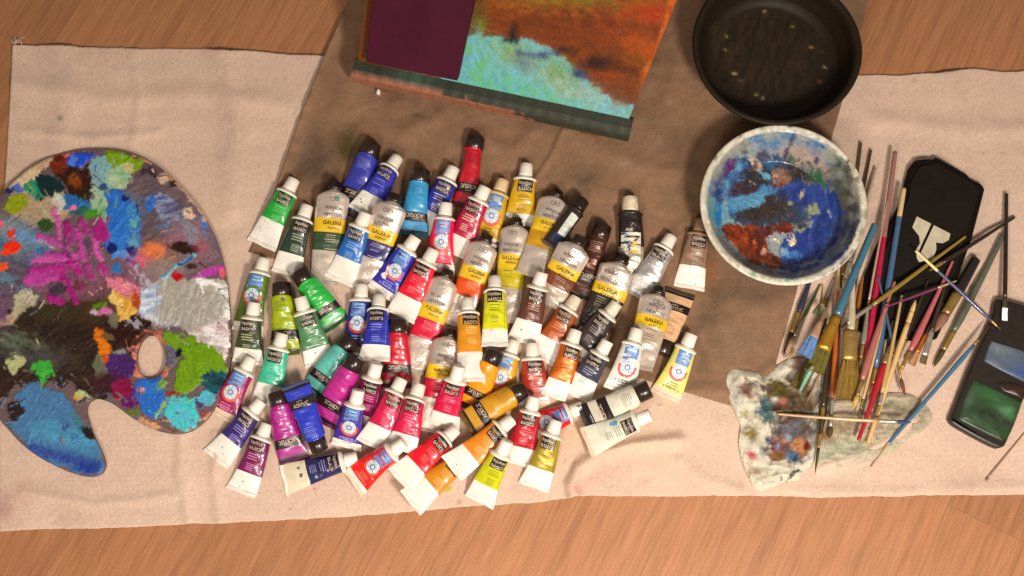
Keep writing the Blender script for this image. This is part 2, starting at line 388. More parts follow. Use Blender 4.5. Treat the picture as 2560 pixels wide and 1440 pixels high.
# brown sheet under the tubes
def sheet_z(x, y):
    z = cloth_z(x, y) + .0012
    z = z + ridge(x, y, [(1412, 320), (1378, 390), (1338, 450)], 7, .0026) + ridge(x, y, [(735, 300), (700, 420), (650, 560)], 22, .0030)
    z = z + ridge(x, y, [(850, 40), (800, 150), (760, 260)], 14, .0030) + ridge(x, y, [(960, 430), (1010, 330), (1090, 290)], 24, .0022)
    z = z + ridge(x, y, [(1640, 330), (1690, 200), (1720, 60)], 30, .0025) + ridge(x, y, [(1800, 740), (1900, 760), (1990, 745)], 26, .0020)
    z = z + ridge(x, y, [(1720, 975), (1850, 985), (1930, 920)], 18, .0022) + ridge(x, y, [(1200, 335), (1280, 380), (1330, 330)], 20, .0020)
    z = z + ridge(x, y, [(1480, 360), (1600, 420), (1730, 440)], 26, .0020) + np.abs(.0020*fbm(x, y, 80, 3, 33))
    return z
SG = coons([(905, -70), (2200, -60)], [(621, 630), (690, 648), (1640, 958), (1712, 979), (1806, 1008), (1912, 1036)],
           [(905, -70), (858, 30), (806, 150), (752, 285), (712, 400), (672, 520), (621, 630)],
           [(2200, -60), (2165, 20), (2110, 240), (2082, 335), (2030, 560), (1990, 735), (1942, 900), (1912, 1036)], 230, 190)
def sheet_col(x, y):
    L = [('e', (790, 400, 40, 55, 20), (104, 86, 72), {'soft': 16, 'op': .7}), ('e', (756, 430, 18, 12), (90, 74, 62), {'soft': 8, 'op': .5}),
         ('e', (868, 365, 26, 34), (86, 76, 36), {'soft': 9, 'op': .75}), ('e', (838, 465, 18, 18), (55, 45, 36), {'soft': 7, 'op': .8}),
         ('e', (1048, 292, 9, 6), (80, 76, 60), {'soft': 3, 'op': .6}), ('e', (985, 250, 26, 12), (120, 80, 70), {'soft': 8, 'op': .5}),
         ('e', (975, 410, 30, 40), (98, 78, 58), {'soft': 14, 'op': .5}),
         ('e', (1460, 440, 50, 20, -12), (106, 88, 68), {'soft': 12, 'op': .55}), ('e', (1465, 452, 12, 6), (80, 70, 54), {'soft': 5, 'op': .6}),
         ('e', (1660, 345, 40, 24), (112, 90, 74), {'soft': 18, 'op': .4}), ('l', ([(1560, 300), (1680, 310)], 5), (165, 140, 112), {'soft': 5, 'op': .45}),
         ('e', (1752, 640, 16, 60), (120, 78, 30), {'soft': 11, 'op': .55}), ('e', (1779, 682, 9, 20), (165, 100, 20), {'soft': 6, 'op': .5}),
         ('e', (1800, 755, 24, 26), (98, 84, 70), {'soft': 12, 'op': .5}), ('e', (1880, 660, 40, 28), (92, 84, 78), {'soft': 16, 'op': .6}),
         ('e', (1770, 800, 26, 22), (92, 82, 66), {'soft': 9, 'op': .6}), ('e', (1760, 905, 12, 20), (96, 84, 66), {'soft': 8, 'op': .55}),
         ('e', (1795, 860, 18, 16), (88, 84, 72), {'soft': 8, 'op': .5}), ('e', (1900, 740, 45, 20), (104, 88, 74), {'soft': 14, 'op': .5}),
         ('e', (1850, 850, 50, 40), (150, 124, 100), {'soft': 26, 'op': .5}), ('l', ([(1860, 585), (1872, 640)], 2), (80, 80, 80), {'soft': 2, 'op': .6}),
         ('e', (1600, 100, 60, 80), (128, 104, 80), {'soft': 30, 'op': .4}), ('e', (1720, 500, 24, 90), (120, 96, 70), {'soft': 18, 'op': .5}),  # tall ellipse at the dish's left is its cast shadow, painted in
         ('e', (1560, 412, 12, 5, -20), (186, 160, 136), {'soft': 4, 'op': .5})]
    c, _ = paint(x, y, (138, 107, 83), [(q[0], q[1], tuple(int(v*.86) for v in q[2]), dict(q[3], op=min(1, q[3].get('op', 1)*1.35))) for q in L], 31, 6, 2)
    k = 1+.10*fbm(x, y, 90, 3, 177)+.08*fbm(x, y, 22, 3, 179)+.06*fbm(x, y, 3.2, 2, 178)
    return c*k[:, None]
bs = sheet('canvas_sheet', SG, sheet_z, sheet_col, attr_mat('brown canvas', rough=.9, bump=.26, bscale=560, weave=True, grain=.20, spec=.15))
tag(bs, 'smaller brown paint smudged canvas sheet lying crooked under the tubes', 'canvas sheet')

# ================================================================== height field used to settle things on each other
HX0, HY0, HS = -.80, -.60, .0025
HN, HM = 660, 520
HF = np.full((HM, HN), .0042)
def hf_idx(x, y): return (np.clip(((y-HY0)/HS).astype(int), 0, HM-1), np.clip(((x-HX0)/HS).astype(int), 0, HN-1))
def settle(a, b, prof, slack=.0012):
    """a, b: world xy of the two ends; prof(t)->(half width, bottom sag radius b). Returns heights of the bottom line at a and b"""
    a = np.array(a[:2]); b = np.array(b[:2]); L = np.linalg.norm(b-a); d = (b-a)/L; n = np.array([-d[1], d[0]])
    ts = np.linspace(0, 1, 44); req = []
    for t in ts:
        hw, bb = prof(t); best = .0
        for u in np.linspace(-.82, .82, 9):
            p = a+d*L*t+n*hw*u
            i, j = hf_idx(p[0:1], p[1:2]); clear = bb*(1-math.sqrt(1-u*u))
            best = max(best, HF[i[0], j[0]]-clear)
        req.append(best)
    req = np.array(req)-slack; req[req < .0032] = .0034
    best = None
    for za in np.arange(.003, .075, .0008):
        if req[0] > za+1e-9: continue
        with np.errstate(divide='ignore', invalid='ignore'):
            zb = np.max(np.where(ts > .02, (req-za*(1-ts))/np.maximum(ts, .02), 0))
        zb = max(zb, .0034)
        s = za+zb
        if best is None or s < best[0]: best = (s, za, zb)
    return best[1], best[2]
def stamp(a, b, za, zb, prof):
    a = np.array(a[:2]); b = np.array(b[:2]); L = np.linalg.norm(b-a); d = (b-a)/L; n = np.array([-d[1], d[0]])
    for t in np.linspace(0, 1, int(L/HS*1.6)):
        hw, bb = prof(t); us = np.linspace(-1, 1, max(5, int(2*hw/HS*1.6)))
        p = a[None]+d[None]*L*t+n[None]*(hw*us)[:, None]
        i, j = hf_idx(p[:, 0], p[:, 1]); h = za*(1-t)+zb*t+bb*(1+np.sqrt(np.maximum(1-us**2, 0)))
        np.maximum.at(HF, (i, j), h)

# ================================================================== PALETTE
PAL = [(250, 375), (330, 385), (400, 420), (460, 475), (510, 540), (545, 610), (565, 690), (575, 780), (577, 860), (572, 930), (555, 985),
       (527, 1035), (495, 1067), (460, 1083), (420, 1083), (370, 1068), (328, 1043), (290, 1015), (262, 1001), (240, 997), (222, 1007), (216, 1030),
       (222, 1055), (235, 1090), (254, 1130), (263, 1160), (257, 1180), (240, 1190), (212, 1191), (168, 1178), (110, 1150), (60, 1115), (25, 1078),
       (-5, 1040), (-42, 960), (-72, 860), (-84, 760), (-72, 650), (-40, 560), (0, 490), (50, 440), (100, 405), (165, 382)]
PO = smooth_outline(PAL, 5)
HOLE = np.array([(378+36*math.cos(t)+2*math.sin(2*t), 893+55*math.sin(t)) for t in np.linspace(0, 2*math.pi, 48, endpoint=False)])
PL = [
 ('p', [(300, 455), (350, 405), (410, 420), (480, 480), (530, 560), (570, 700), (420, 720), (340, 690), (330, 560)], (117, 103, 108), {'mix': (98, 84, 90)}),
 ('e', (480, 600, 70, 60), (120, 108, 122), {'mix': (150, 120, 130), 'soft': 10}), ('e', (400, 680, 60, 40), (146, 134, 128), {'soft': 8}),
 ('e', (100, 515, 80, 48), (172, 154, 130)), ('e', (50, 625, 80, 60), (70, 108, 142), {'mix': (120, 140, 150), 'soft': 8}),
 ('e', (20, 570, 60, 22, 20), (150, 165, 175), {'soft': 8, 'op': .7}), ('e', (40, 700, 70, 60), (80, 82, 96), {'mix': (110, 96, 110), 'soft': 10}),
 ('e', (250, 710, 130, 40), (120, 86, 100), {'mix': (150, 100, 130), 'soft': 10}),
 ('p', [(60, 765), (160, 748), (250, 755), (340, 800), (355, 860), (335, 930), (260, 1000), (205, 1000), (175, 960), (60, 955), (0, 1010), (-60, 900), (-10, 800)], (44, 33, 28), {'mix': (62, 44, 36), 'rag': 12}),
 ('e', (20, 862, 85, 34, 5), (104, 114, 100), {'mix': (70, 66, 56), 'rag': 14, 'soft': 6}), ('e', (120, 900, 45, 20), (96, 92, 76), {'rag': 12, 'soft': 7, 'op': .7}),
 ('e', (85, 895, 45, 12), (72, 70, 88), {'soft': 7, 'op': .7}), ('e', (38, 912, 26, 20, -35), (176, 178, 136), {'rag': 8}),
 ('p', [(28, 800), (40, 740), (66, 722), (96, 738), (84, 762), (50, 790), (10, 815)], (186, 180, 158), {'rag': 5}), ('e', (20, 800, 26, 14, -30), (190, 165, 140)),
 ('e', (8, 780, 14, 30), (120, 90, 120), {'soft': 5}),
 ('e', (140, 780, 60, 18), (66, 62, 34), {'soft': 8}), ('e', (250, 770, 40, 30), (80, 60, 40), {'soft': 9}),
 ('p', [(368, 715), (420, 698), (560, 700), (576, 760), (572, 850), (560, 890), (520, 875), (480, 845), (440, 812), (392, 822), (356, 800), (350, 770)], (176, 173, 164), {'mix': (160, 156, 150), 'rag': 9}),
 ('e', (374, 752, 26, 42, 15), (205, 214, 222), {'rag': 9, 'mix': (150, 165, 190)}), ('l', ([(500, 705), (545, 712), (566, 740), (570, 790)], 9), (222, 224, 222), {'rag': 9}),
 ('l', ([(375, 790), (400, 815), (440, 812)], 6), (196, 202, 206), {'rag': 7}),
 ('p', [(476, 828), (500, 822), (540, 800), (572, 790), (575, 870), (562, 897), (548, 868), (522, 882), (505, 862), (478, 846)], (228, 228, 224), {'rag': 8, 'mix': (180, 160, 165)}),
 ('e', (440, 835, 50, 18, 20), (110, 95, 100), {'rag': 8, 'soft': 4}),
 ('e', (322, 828, 58, 36), (52, 26, 22), {'rag': 9}), ('e', (330, 808, 20, 10, 30), (170, 175, 180), {'rag': 8, 'op': .8}), ('e', (282, 800, 14, 14), (140, 140, 120), {'rag': 8, 'op': .6}),
 ('e', (378, 893, 52, 70), (196, 138, 112), {'rag': 8, 'mix': (160, 100, 90)}), ('e', (428, 885, 16, 36), (104, 100, 118), {'rag': 7}), ('e', (360, 845, 40, 10, -20), (84, 50, 42), {'rag': 5}),
 ('p', [(236, 815), (268, 825), (272, 858), (288, 878), (282, 900), (262, 900), (248, 872), (238, 845)], (208, 132, 28), {'rag': 7, 'mix': (190, 100, 30)}), ('e', (265, 842, 22, 8, 20), (110, 90, 60), {'rag': 4}),
 ('e', (272, 900, 16, 9), (200, 76, 28)), ('e', (303, 886, 18, 10), (150, 160, 160), {'op': .7}),
 ('e', (300, 918, 38, 34), (78, 46, 106), {'rag': 9}), ('e', (250, 920, 16, 26), (120, 126, 104), {'rag': 8, 'op': .8}),
 ('e', (258, 955, 40, 20), (66, 34, 44), {'soft': 6}), ('e', (325, 992, 26, 28), (102, 36, 104), {'rag': 7}), ('e', (304, 972, 27, 28), (128, 8, 74), {'rag': 6, 'var': .25}),
 ('p', [(408, 830), (440, 840), (470, 842), (510, 862), (564, 888), (566, 925), (545, 948), (505, 945), (490, 975), (462, 986), (440, 978), (436, 930), (452, 892), (430, 868), (412, 855)], (112, 148, 8), {'rag': 8, 'h': .7}),
 ('e', (448, 884, 8, 10), (18, 24, 30), {'rag': 2}), ('e', (537, 955, 34, 27), (24, 58, 66), {'rag': 8, 'mix': (40, 90, 100)}),
 ('p', [(340, 955), (352, 946), (405, 944), (408, 968), (415, 1000), (424, 1030), (396, 1046), (352, 1030), (338, 995)], (58, 112, 182), {'rag': 7, 'h': .6}),
 ('e', (402, 965, 18, 9, -30), (110, 150, 60), {'rag': 4}), ('e', (352, 975, 9, 6), (205, 140, 110), {'rag': 3}), ('e', (432, 985, 16, 8), (150, 60, 20), {'rag': 5}), ('l', ([(392, 1042), (412, 1008)], 4), (150, 170, 110), {'rag': 4}),
 ('p', [(420, 1000), (460, 992), (490, 998), (488, 1020), (500, 1050), (488, 1068), (468, 1076), (430, 1062), (412, 1045), (420, 1020)], (84, 186, 184), {'rag': 8, 'h': .7, 'mix': (100, 180, 200)}),
 ('e', (500, 1005, 12, 18), (64, 72, 112), {'rag': 5}), ('e', (515, 995, 22, 18, -30), (96, 170, 186), {'rag': 8}), ('e', (335, 1032, 16, 12), (100, 110, 56), {'rag': 5}),
 ('e', (510, 1040, 9, 12), (170, 80, 80), {'rag': 4, 'op': .8}), ('e', (435, 1078, 20, 8), (120, 90, 74), {'rag': 5}), ('e', (380, 1060, 30, 8, 25), (190, 150, 120), {'rag': 4}),
 ('e', (205, 990, 18, 12), (150, 188, 160), {'rag': 8, 'mix': (200, 150, 50)}), ('e', (245, 988, 22, 6), (96, 84, 104), {'rag': 6, 'op': .8}),
 ('e', (114, 928, 25, 20, 40), (76, 166, 74), {'rag': 8, 'h': .8}), ('e', (88, 918, 10, 8), (76, 166, 74), {'rag': 5}),
 ('p', [(56, 965), (100, 958), (150, 980), (172, 1000), (185, 1025), (205, 1055), (240, 1105), (258, 1140), (262, 1165), (250, 1182), (205, 1186), (120, 1155), (55, 1105), (22, 1064), (48, 1045), (52, 1020), (40, 990)], (84, 124, 162), {'rag': 7, 'h': .5, 'ang': 30, 'var': .1}),
 ('e', (170, 1092, 90, 26, 12), (88, 146, 176), {'rag': 9, 'soft': 5, 'ang': 15}), ('l', ([(80, 1118), (150, 1142), (235, 1162)], 13), (58, 80, 146), {'rag': 6, 'soft': 4, 'ang': 15}),
 ('e', (220, 1170, 26, 13), (44, 62, 140), {'rag': 4, 'soft': 3}), ('e', (225, 1082, 26, 15, 35), (42, 34, 34), {'rag': 5}), ('e', (162, 1068, 7, 9), (62, 64, 130), {'rag': 3, 'soft': 3}),
 ('e', (156, 1100, 8, 5, 60), (130, 134, 120), {'rag': 3}), ('e', (195, 1055, 12, 20, -30), (70, 120, 120), {'rag': 5, 'op': .6}), ('e', (40, 1030, 20, 24), (50, 38, 34), {'rag': 7}),
 # upper half
 ('e', (60, 590, 40, 12, 20), (120, 150, 184), {'rag': 8}), ('e', (100, 640, 30, 14, -30), (76, 120, 160), {'rag': 8}), ('e', (300, 540, 60, 70), (96, 120, 150), {'rag': 14, 'op': .6}), ('e', (420, 520, 50, 30, 40), (96, 92, 120), {'rag': 12, 'mix': (140, 150, 180)}), ('e', (470, 570, 40, 20, 50), (140, 136, 150), {'rag': 12}), ('e', (440, 600, 30, 12, -20), (150, 110, 120), {'rag': 9}), ('e', (20, 700, 40, 12, 30), (104, 130, 150), {'rag': 9}),
 ('e', (60, 440, 60, 30, -35), (206, 188, 160), {'rag': 10}), ('e', (110, 408, 26, 14, -25), (190, 164, 140), {'rag': 8}), ('e', (50, 470, 18, 9), (88, 118, 190)), ('e', (25, 480, 14, 10), (40, 50, 100)),
 ('e', (40, 515, 32, 22, -25), (146, 158, 30), {'rag': 7}), ('e', (100, 495, 12, 8), (74, 50, 40), {'rag': 1.5}),
 ('p', [(130, 410), (140, 392), (168, 388), (200, 424), (240, 410), (272, 386), (276, 404), (236, 440), (232, 480), (224, 512), (200, 510), (176, 480), (150, 450)], (58, 30, 20), {'rag': 7}),
 ('e', (150, 405, 20, 34, 10), (142, 62, 14), {'rag': 7, 'mix': (90, 40, 16)}), ('e', (190, 452, 20, 18), (146, 84, 20), {'rag': 8, 'mix': (80, 44, 18)}),
 ('e', (172, 388, 18, 9), (196, 120, 110), {'rag': 4}), ('e', (210, 396, 34, 15, -15), (56, 92, 204), {'rag': 7, 'h': .8}), ('e', (184, 405, 10, 14), (90, 130, 210), {'rag': 5}),
 ('e', (92, 472, 24, 22), (52, 150, 122), {'rag': 10}), ('p', [(94, 432), (116, 438), (150, 452), (170, 474), (150, 494), (118, 490), (95, 462)], (20, 52, 56), {'rag': 6}),
 ('e', (265, 432, 42, 44), (136, 172, 176), {'rag': 7, 'ang': 60}), ('e', (300, 440, 26, 40, 20), (176, 190, 160), {'rag': 8, 'mix': (140, 180, 150)}),
 ('p', [(228, 500), (236, 466), (262, 460), (272, 500), (264, 560), (236, 560)], (138, 178, 160), {'rag': 7, 'mix': (170, 190, 160)}),
 ('p', [(262, 376), (300, 376), (358, 400), (350, 424), (332, 432), (316, 410), (286, 418), (268, 402)], (128, 158, 20), {'rag': 6, 'h': .8}), ('e', (322, 420, 16, 12), (182, 178, 140), {'rag': 5}),
 ('e', (258, 470, 12, 12), (60, 90, 120), {'rag': 5}), ('e', (185, 512, 46, 22, 20), (58, 118, 176), {'rag': 6}), ('e', (148, 505, 14, 22), (206, 206, 190), {'rag': 8, 'op': .8}), ('e', (210, 530, 34, 16), (50, 96, 100), {'rag': 8}),
 ('e', (236, 538, 22, 14), (90, 148, 30), {'rag': 6, 'soft': 4}), ('e', (112, 562, 20, 17), (56, 86, 48), {'rag': 4}),
 ('p', [(264, 482), (300, 478), (330, 500), (352, 540), (352, 640), (330, 660), (290, 640), (262, 612), (272, 540)], (58, 108, 186), {'rag': 9, 'h': .8, 'mix': (70, 130, 200)}),
 ('e', (335, 550, 11, 34), (124, 190, 150), {'rag': 7, 'mix': (70, 130, 190)}), ('e', (336, 600, 14, 22), (110, 160, 180), {'rag': 7, 'mix': (60, 110, 180)}), ('e', (312, 498, 10, 8), (30, 46, 110), {'rag': 4}),
 ('e', (282, 622, 14, 16), (26, 44, 110), {'rag': 5}), ('e', (328, 628, 14, 9), (26, 44, 110), {'rag': 5}), ('e', (305, 638, 18, 9), (90, 150, 210), {'rag': 5}), ('l', ([(320, 650), (345, 662)], 6), (30, 56, 120), {'rag': 3}),
 ('e', (292, 668, 15, 14), (66, 120, 180), {'rag': 5}), ('e', (376, 510, 13, 22), (64, 118, 190), {'rag': 5}), ('e', (510, 572, 9, 24, -15), (90, 130, 194), {'rag': 5}), ('e', (405, 570, 16, 10), (96, 120, 160), {'rag': 5, 'op': .6}),
 ('l', ([(360, 425), (385, 430), (405, 455)], 8), (72, 54, 64), {'rag': 6}), ('e', (410, 450, 12, 14), (196, 170, 150), {'rag': 6}), ('e', (432, 462, 9, 9), (60, 42, 44), {'rag': 5}), ('l', ([(425, 420), (470, 480), (515, 545)], 5), (198, 168, 144), {'rag': 7}),
 ('e', (478, 535, 16, 10, 30), (206, 186, 164), {'rag': 6}),
 ('e', (455, 622, 40, 14, 4), (52, 32, 22), {'rag': 5}), ('e', (478, 665, 13, 9), (72, 52, 42), {'rag': 4}), ('e', (382, 626, 26, 18), (216, 132, 86), {'rag': 7, 'soft': 4}), ('e', (350, 650, 22, 14), (200, 110, 130), {'rag': 8, 'soft': 5}),
 ('e', (430, 640, 22, 12, 40), (140, 110, 100), {'rag': 4}), ('e', (505, 620, 14, 18), (160, 90, 104), {'rag': 6, 'op': .7, 'soft': 6}),
 ('l', ([(408, 698), (440, 668), (488, 636)], 4), (130, 184, 196), {'rag': 2, 'h': .9}), ('l', ([(450, 662), (484, 640)], 3), (40, 96, 160), {'rag': 2}), ('e', (445, 692, 14, 11, 20), (176, 14, 44), {'rag': 3}),
 ('e', (520, 682, 40, 10, -18), (178, 82, 164), {'rag': 6}), ('e', (555, 682, 8, 12), (214, 104, 124), {'rag': 4}), ('l', ([(338, 668), (360, 700), (380, 715)], 7), (176, 176, 186), {'rag': 7, 'op': .8}),
 ('p', [(272, 745), (288, 722), (320, 735), (342, 740), (344, 782), (322, 800), (300, 802), (288, 770)], (226, 196, 126), {'rag': 6, 'h': .8, 'mix': (200, 160, 80)}),
 ('e', (315, 718, 44, 16, 14), (206, 132, 150), {'rag': 8}), ('e', (340, 752, 8, 18), (170, 80, 40), {'rag': 5}), ('e', (255, 765, 16, 9), (90, 130, 30), {'rag': 5}), ('e', (265, 782, 16, 8), (196, 120, 164), {'rag': 5}), ('e', (235, 782, 10, 9), (190, 170, 190), {'rag': 4}),
 ('e', (30, 620, 28, 15, -25), (226, 66, 24), {'rag': 5, 'h': .9}), ('e', (18, 634, 12, 9), (236, 80, 30), {'rag': 3}), ('e', (28, 584, 10, 13, -20), (214, 70, 50), {'rag': 3}), ('e', (8, 670, 12, 11), (220, 100, 60), {'rag': 4}), ('e', (-2, 560, 10, 10), (200, 110, 130)),
]
PK = (184, 84, 160)
for a, b_, w in [((140, 532), (152, 592), 8), ((98, 592), (168, 618), 8), ((168, 560), (176, 600), 9), ((85, 652), (190, 644), 9), ((80, 680), (160, 668), 10), ((70, 704), (150, 690), 11),
                 ((158, 690), (190, 752), 9), ((190, 570), (208, 645), 8), ((206, 552), (220, 585), 6), ((234, 600), (250, 646), 8), ((218, 668), (226, 690), 7), ((252, 668), (264, 680), 7),
                 ((128, 745), (152, 752), 10), ((160, 640), (200, 680), 11), ((246, 560), (256, 590), 17), ((120, 640), (190, 660), 9)]:
    PL.append(('l', ([a, b_], w), random.choice([PK, (172, 60, 142), (196, 104, 170), (160, 48, 128)]), {'rag': 4, 'h': 1.0, 'soft': 1.8, 'ang': 0}))
PL += [('l', ([(84, 662), (190, 655)], 2.5), (150, 20, 116), {'rag': 2, 'op': .7}), ('l', ([(160, 600), (172, 640)], 4), (96, 70, 104), {'rag': 4, 'op': .8}), ('e', (218, 612, 12, 16), (96, 74, 100), {'rag': 5, 'op': .8}),
       ('e', (145, 722, 22, 18), (76, 66, 80), {'rag': 6}), ('e', (196, 712, 16, 12), (110, 60, 66), {'rag': 6}), ('l', ([(98, 600), (150, 628)], 2), (226, 170, 190), {'rag': 3, 'op': .7}), ('e', (182, 520, 10, 8), (216, 130, 170), {'rag': 4})]

ZB, ZT = .0055, .0105
pal = thing('palette', 'kidney shaped wooden palette with thumb hole covered in dried paint', 'palette', V(280, 780, .004))
def palette_build():
    org = pal.location
    # board: side walls and wood rim
    wood = mat((104, 72, 52), rough=.6, var=.2)
    for outline, inner in ((PO, False), (HOLE, True)):
        pass
    xs, ys = P(PO[:, 0], PO[:, 1], ZT); n = len(xs); hx, hy = P(HOLE[:, 0], HOLE[:, 1], ZT); k = len(hx)
    vs = [(xs[i], ys[i], ZT) for i in range(n)]+[(xs[i], ys[i], ZB) for i in range(n)]+[(hx[i], hy[i], ZT) for i in range(k)]+[(hx[i], hy[i], ZB) for i in range(k)]
    fs = [(i, n+i, n+(i+1) % n, (i+1) % n) for i in range(n)]
    o2 = 2*n
    fs += [(o2+i, o2+(i+1) % k, o2+k+(i+1) % k, o2+k+i) for i in range(k)]
    vs = [(a-org[0], b-org[1], c-org[2]) for a, b, c in vs]
    mk('board', vs, fs, wood, pal)
    # painted face: dense grid, outside points snapped to the outline
    st = 1.7
    gx = np.arange(-92, 586, st); gy = np.arange(368, 1198, st)
    X, Y = np.meshgrid(gx, gy); shp = X.shape; x = X.ravel(); y = Y.ravel()
    d = sd_poly(x, y, PO[::2]); dh = -sd_poly(x, y, HOLE[::2]); D = np.maximum(d, dh)
    def snap(x, y, O):
        best = np.full(len(x), 1e18); bx = x.copy(); by = y.copy(); m = len(O)
        for i in range(m):
            ax, ay = O[i]; ex, ey = O[(i+1) % m]-O[i]; L = ex*ex+ey*ey+1e-9
            t = np.clip(((x-ax)*ex+(y-ay)*ey)/L, 0, 1); qx = ax+t*ex; qy = ay+t*ey; dd = (x-qx)**2+(y-qy)**2
            s = dd < best; best[s] = dd[s]; bx[s] = qx[s]; by[s] = qy[s]
        return bx, by
    s1 = (d > 0) & (d < 4); x[s1], y[s1] = snap(x[s1], y[s1], PO)
    s2 = (dh > 0) & (dh < 4); x[s2], y[s2] = snap(x[s2], y[s2], HOLE)
    rgb, h = paint(x, y, (112, 96, 98), PL, 5, 4, .7, 3, .7, .8, 3)
    dabs(x, y, rgb, h, 420, 17, (6, 34), (1.6, 6), 46)
    e = np.clip(-D/7+.35*fbm(x, y, 18, 3, 91), 0, 1); rim = (D > -6) & (fbm(x, y, 26, 2, 92) > .25) & (((x > 300) & (y < 620)) | ((x > 320) & (y > 1030)))
    rgb[rim] = lin((176, 132, 96))
    z = ZT+.0003+.0024*np.clip(h, 0, 1.5)*e+.0003*np.clip(fbm(x, y, 6, 2, 93), -1, 1)*e
    z[(s1 | s2)] = ZT
    wx, wy = P(x, y, ZT)
    ny, nx = shp; inside = (D <= 0).reshape(shp)
    idx = np.arange(len(x)).reshape(shp)
    q = inside[:-1, :-1] | inside[1:, :-1] | inside[:-1, 1:] | inside[1:, 1:]
    F = np.stack([idx[:-1, :-1][q], idx[1:, :-1][q], idx[1:, 1:][q], idx[:-1, 1:][q]], 1)
    used = np.unique(F); remap = -np.ones(len(x), int); remap[used] = np.arange(len(used))
    vv = np.c_[wx-org[0], wy-org[1], z-org[2]][used]
    mk('dried_paint', vv, remap[F], attr_mat('palette paint', rough=.42, coat=.0, bump=.2, bscale=420, grain=.12, spec=.3), pal, color=rgb[used])
palette_build()

# ================================================================== BOWLS
def lathe_bowl(root, prof, colf, m, name, seg=120, sq=None):
    prof = np.array(prof); n = len(prof); th = np.linspace(0, 2*np.pi, seg, endpoint=False)
    R = prof[:, 0][:, None]*np.ones(seg)[None]; Z = prof[:, 1][:, None]*np.ones(seg)[None]
    if sq: R = R*(1+sq(th)[None, :])
    X = R*np.cos(th); Y = R*np.sin(th)
    vs = np.c_[X.ravel(), Y.ravel(), Z.ravel()]
    fs = grid_faces(n, seg, True); fs.append(tuple(range((n-1)*seg, n*seg)))
    col = None
    if colf is not None:
        l = root.location; px, py = PR(vs[:, 0]+l[0], vs[:, 1]+l[1], vs[:, 2]+l[2]); col = colf(px, py, vs)
    return mk(name, vs, fs, m, root, color=col)
def prof_pts(keys, n):
    k = np.array(keys, float); d = np.r_[0, np.cumsum(np.hypot(*np.diff(k, axis=0).T))]; t = np.linspace(0, d[-1], n)
    return np.c_[np.interp(t, d, k[:, 0]), np.interp(t, d, k[:, 1])]
# black bowl: outside foot -> rim -> inside wall -> floor
bb = thing('plastic_bowl', 'large black plastic bowl standing empty beside the painting', 'bowl', V(1921, 158, .011))
OUT = [(.074, .0), (.080, .004), (.096, .034), (.101, .052), (.1045, .056), (.1055, .0605), (.103, .063), (.0985, .061), (.096, .054)]
INN = [(.096, .054), (.093, .036), (.085, .012), (.078, .0055), (.066, .004), (.030, .0036), (.004, .0036)]
pb = np.r_[np.array(OUT), prof_pts(INN, 46)[1:]]; pb[:, 1] *= .82
def bb_col(px, py, v):
    L = [('e', (x, y, r*.8, r*.55, 20), c, {'rag': 2, 'soft': 1}) for x, y, r, c in [(1910, 29, 4, (190, 170, 130)), (1813, 125, 3, (190, 170, 140)), (1836, 185, 5, (200, 180, 150)), (1852, 202, 5, (170, 150, 110)),
         (2028, 118, 6, (170, 130, 90)), (2056, 130, 4, (150, 140, 90)), (1890, 236, 4, (160, 150, 90)), (1908, 246, 5, (170, 165, 130)), (2061, 168, 3, (150, 140, 110)), (1981, 66, 3, (110, 110, 40)), (1816, 90, 2, (150, 140, 80)), (2132, 90, 2.5, (150, 145, 90)), (1940, 40, 5, (70, 60, 50)), (2050, 205, 3, (120, 70, 50))]]
    L = [(a_, (b_[0], b_[1], b_[2]*.6, b_[3]*.6, b_[4]), c_, d_) for a_, b_, c_, d_ in L]
    L.insert(0, ('e', (1912, 128, 146, 128), (50, 37, 26), {'soft': 9, 'rag': 8, 'mix': (34, 27, 17)}))  # floor painted lighter than the walls, their shade put into the colour
    return paint(px, py, (34, 25, 16), L, 44, 1.5, 1)[0]
lathe_bowl(bb, pb, bb_col, attr_mat('black plastic', rough=.55, bump=.15, grain=.2, spec=.2), 'bowl_shell', 180, lambda t: .012*np.cos(2*t+.5)+.006*np.cos(3*t))
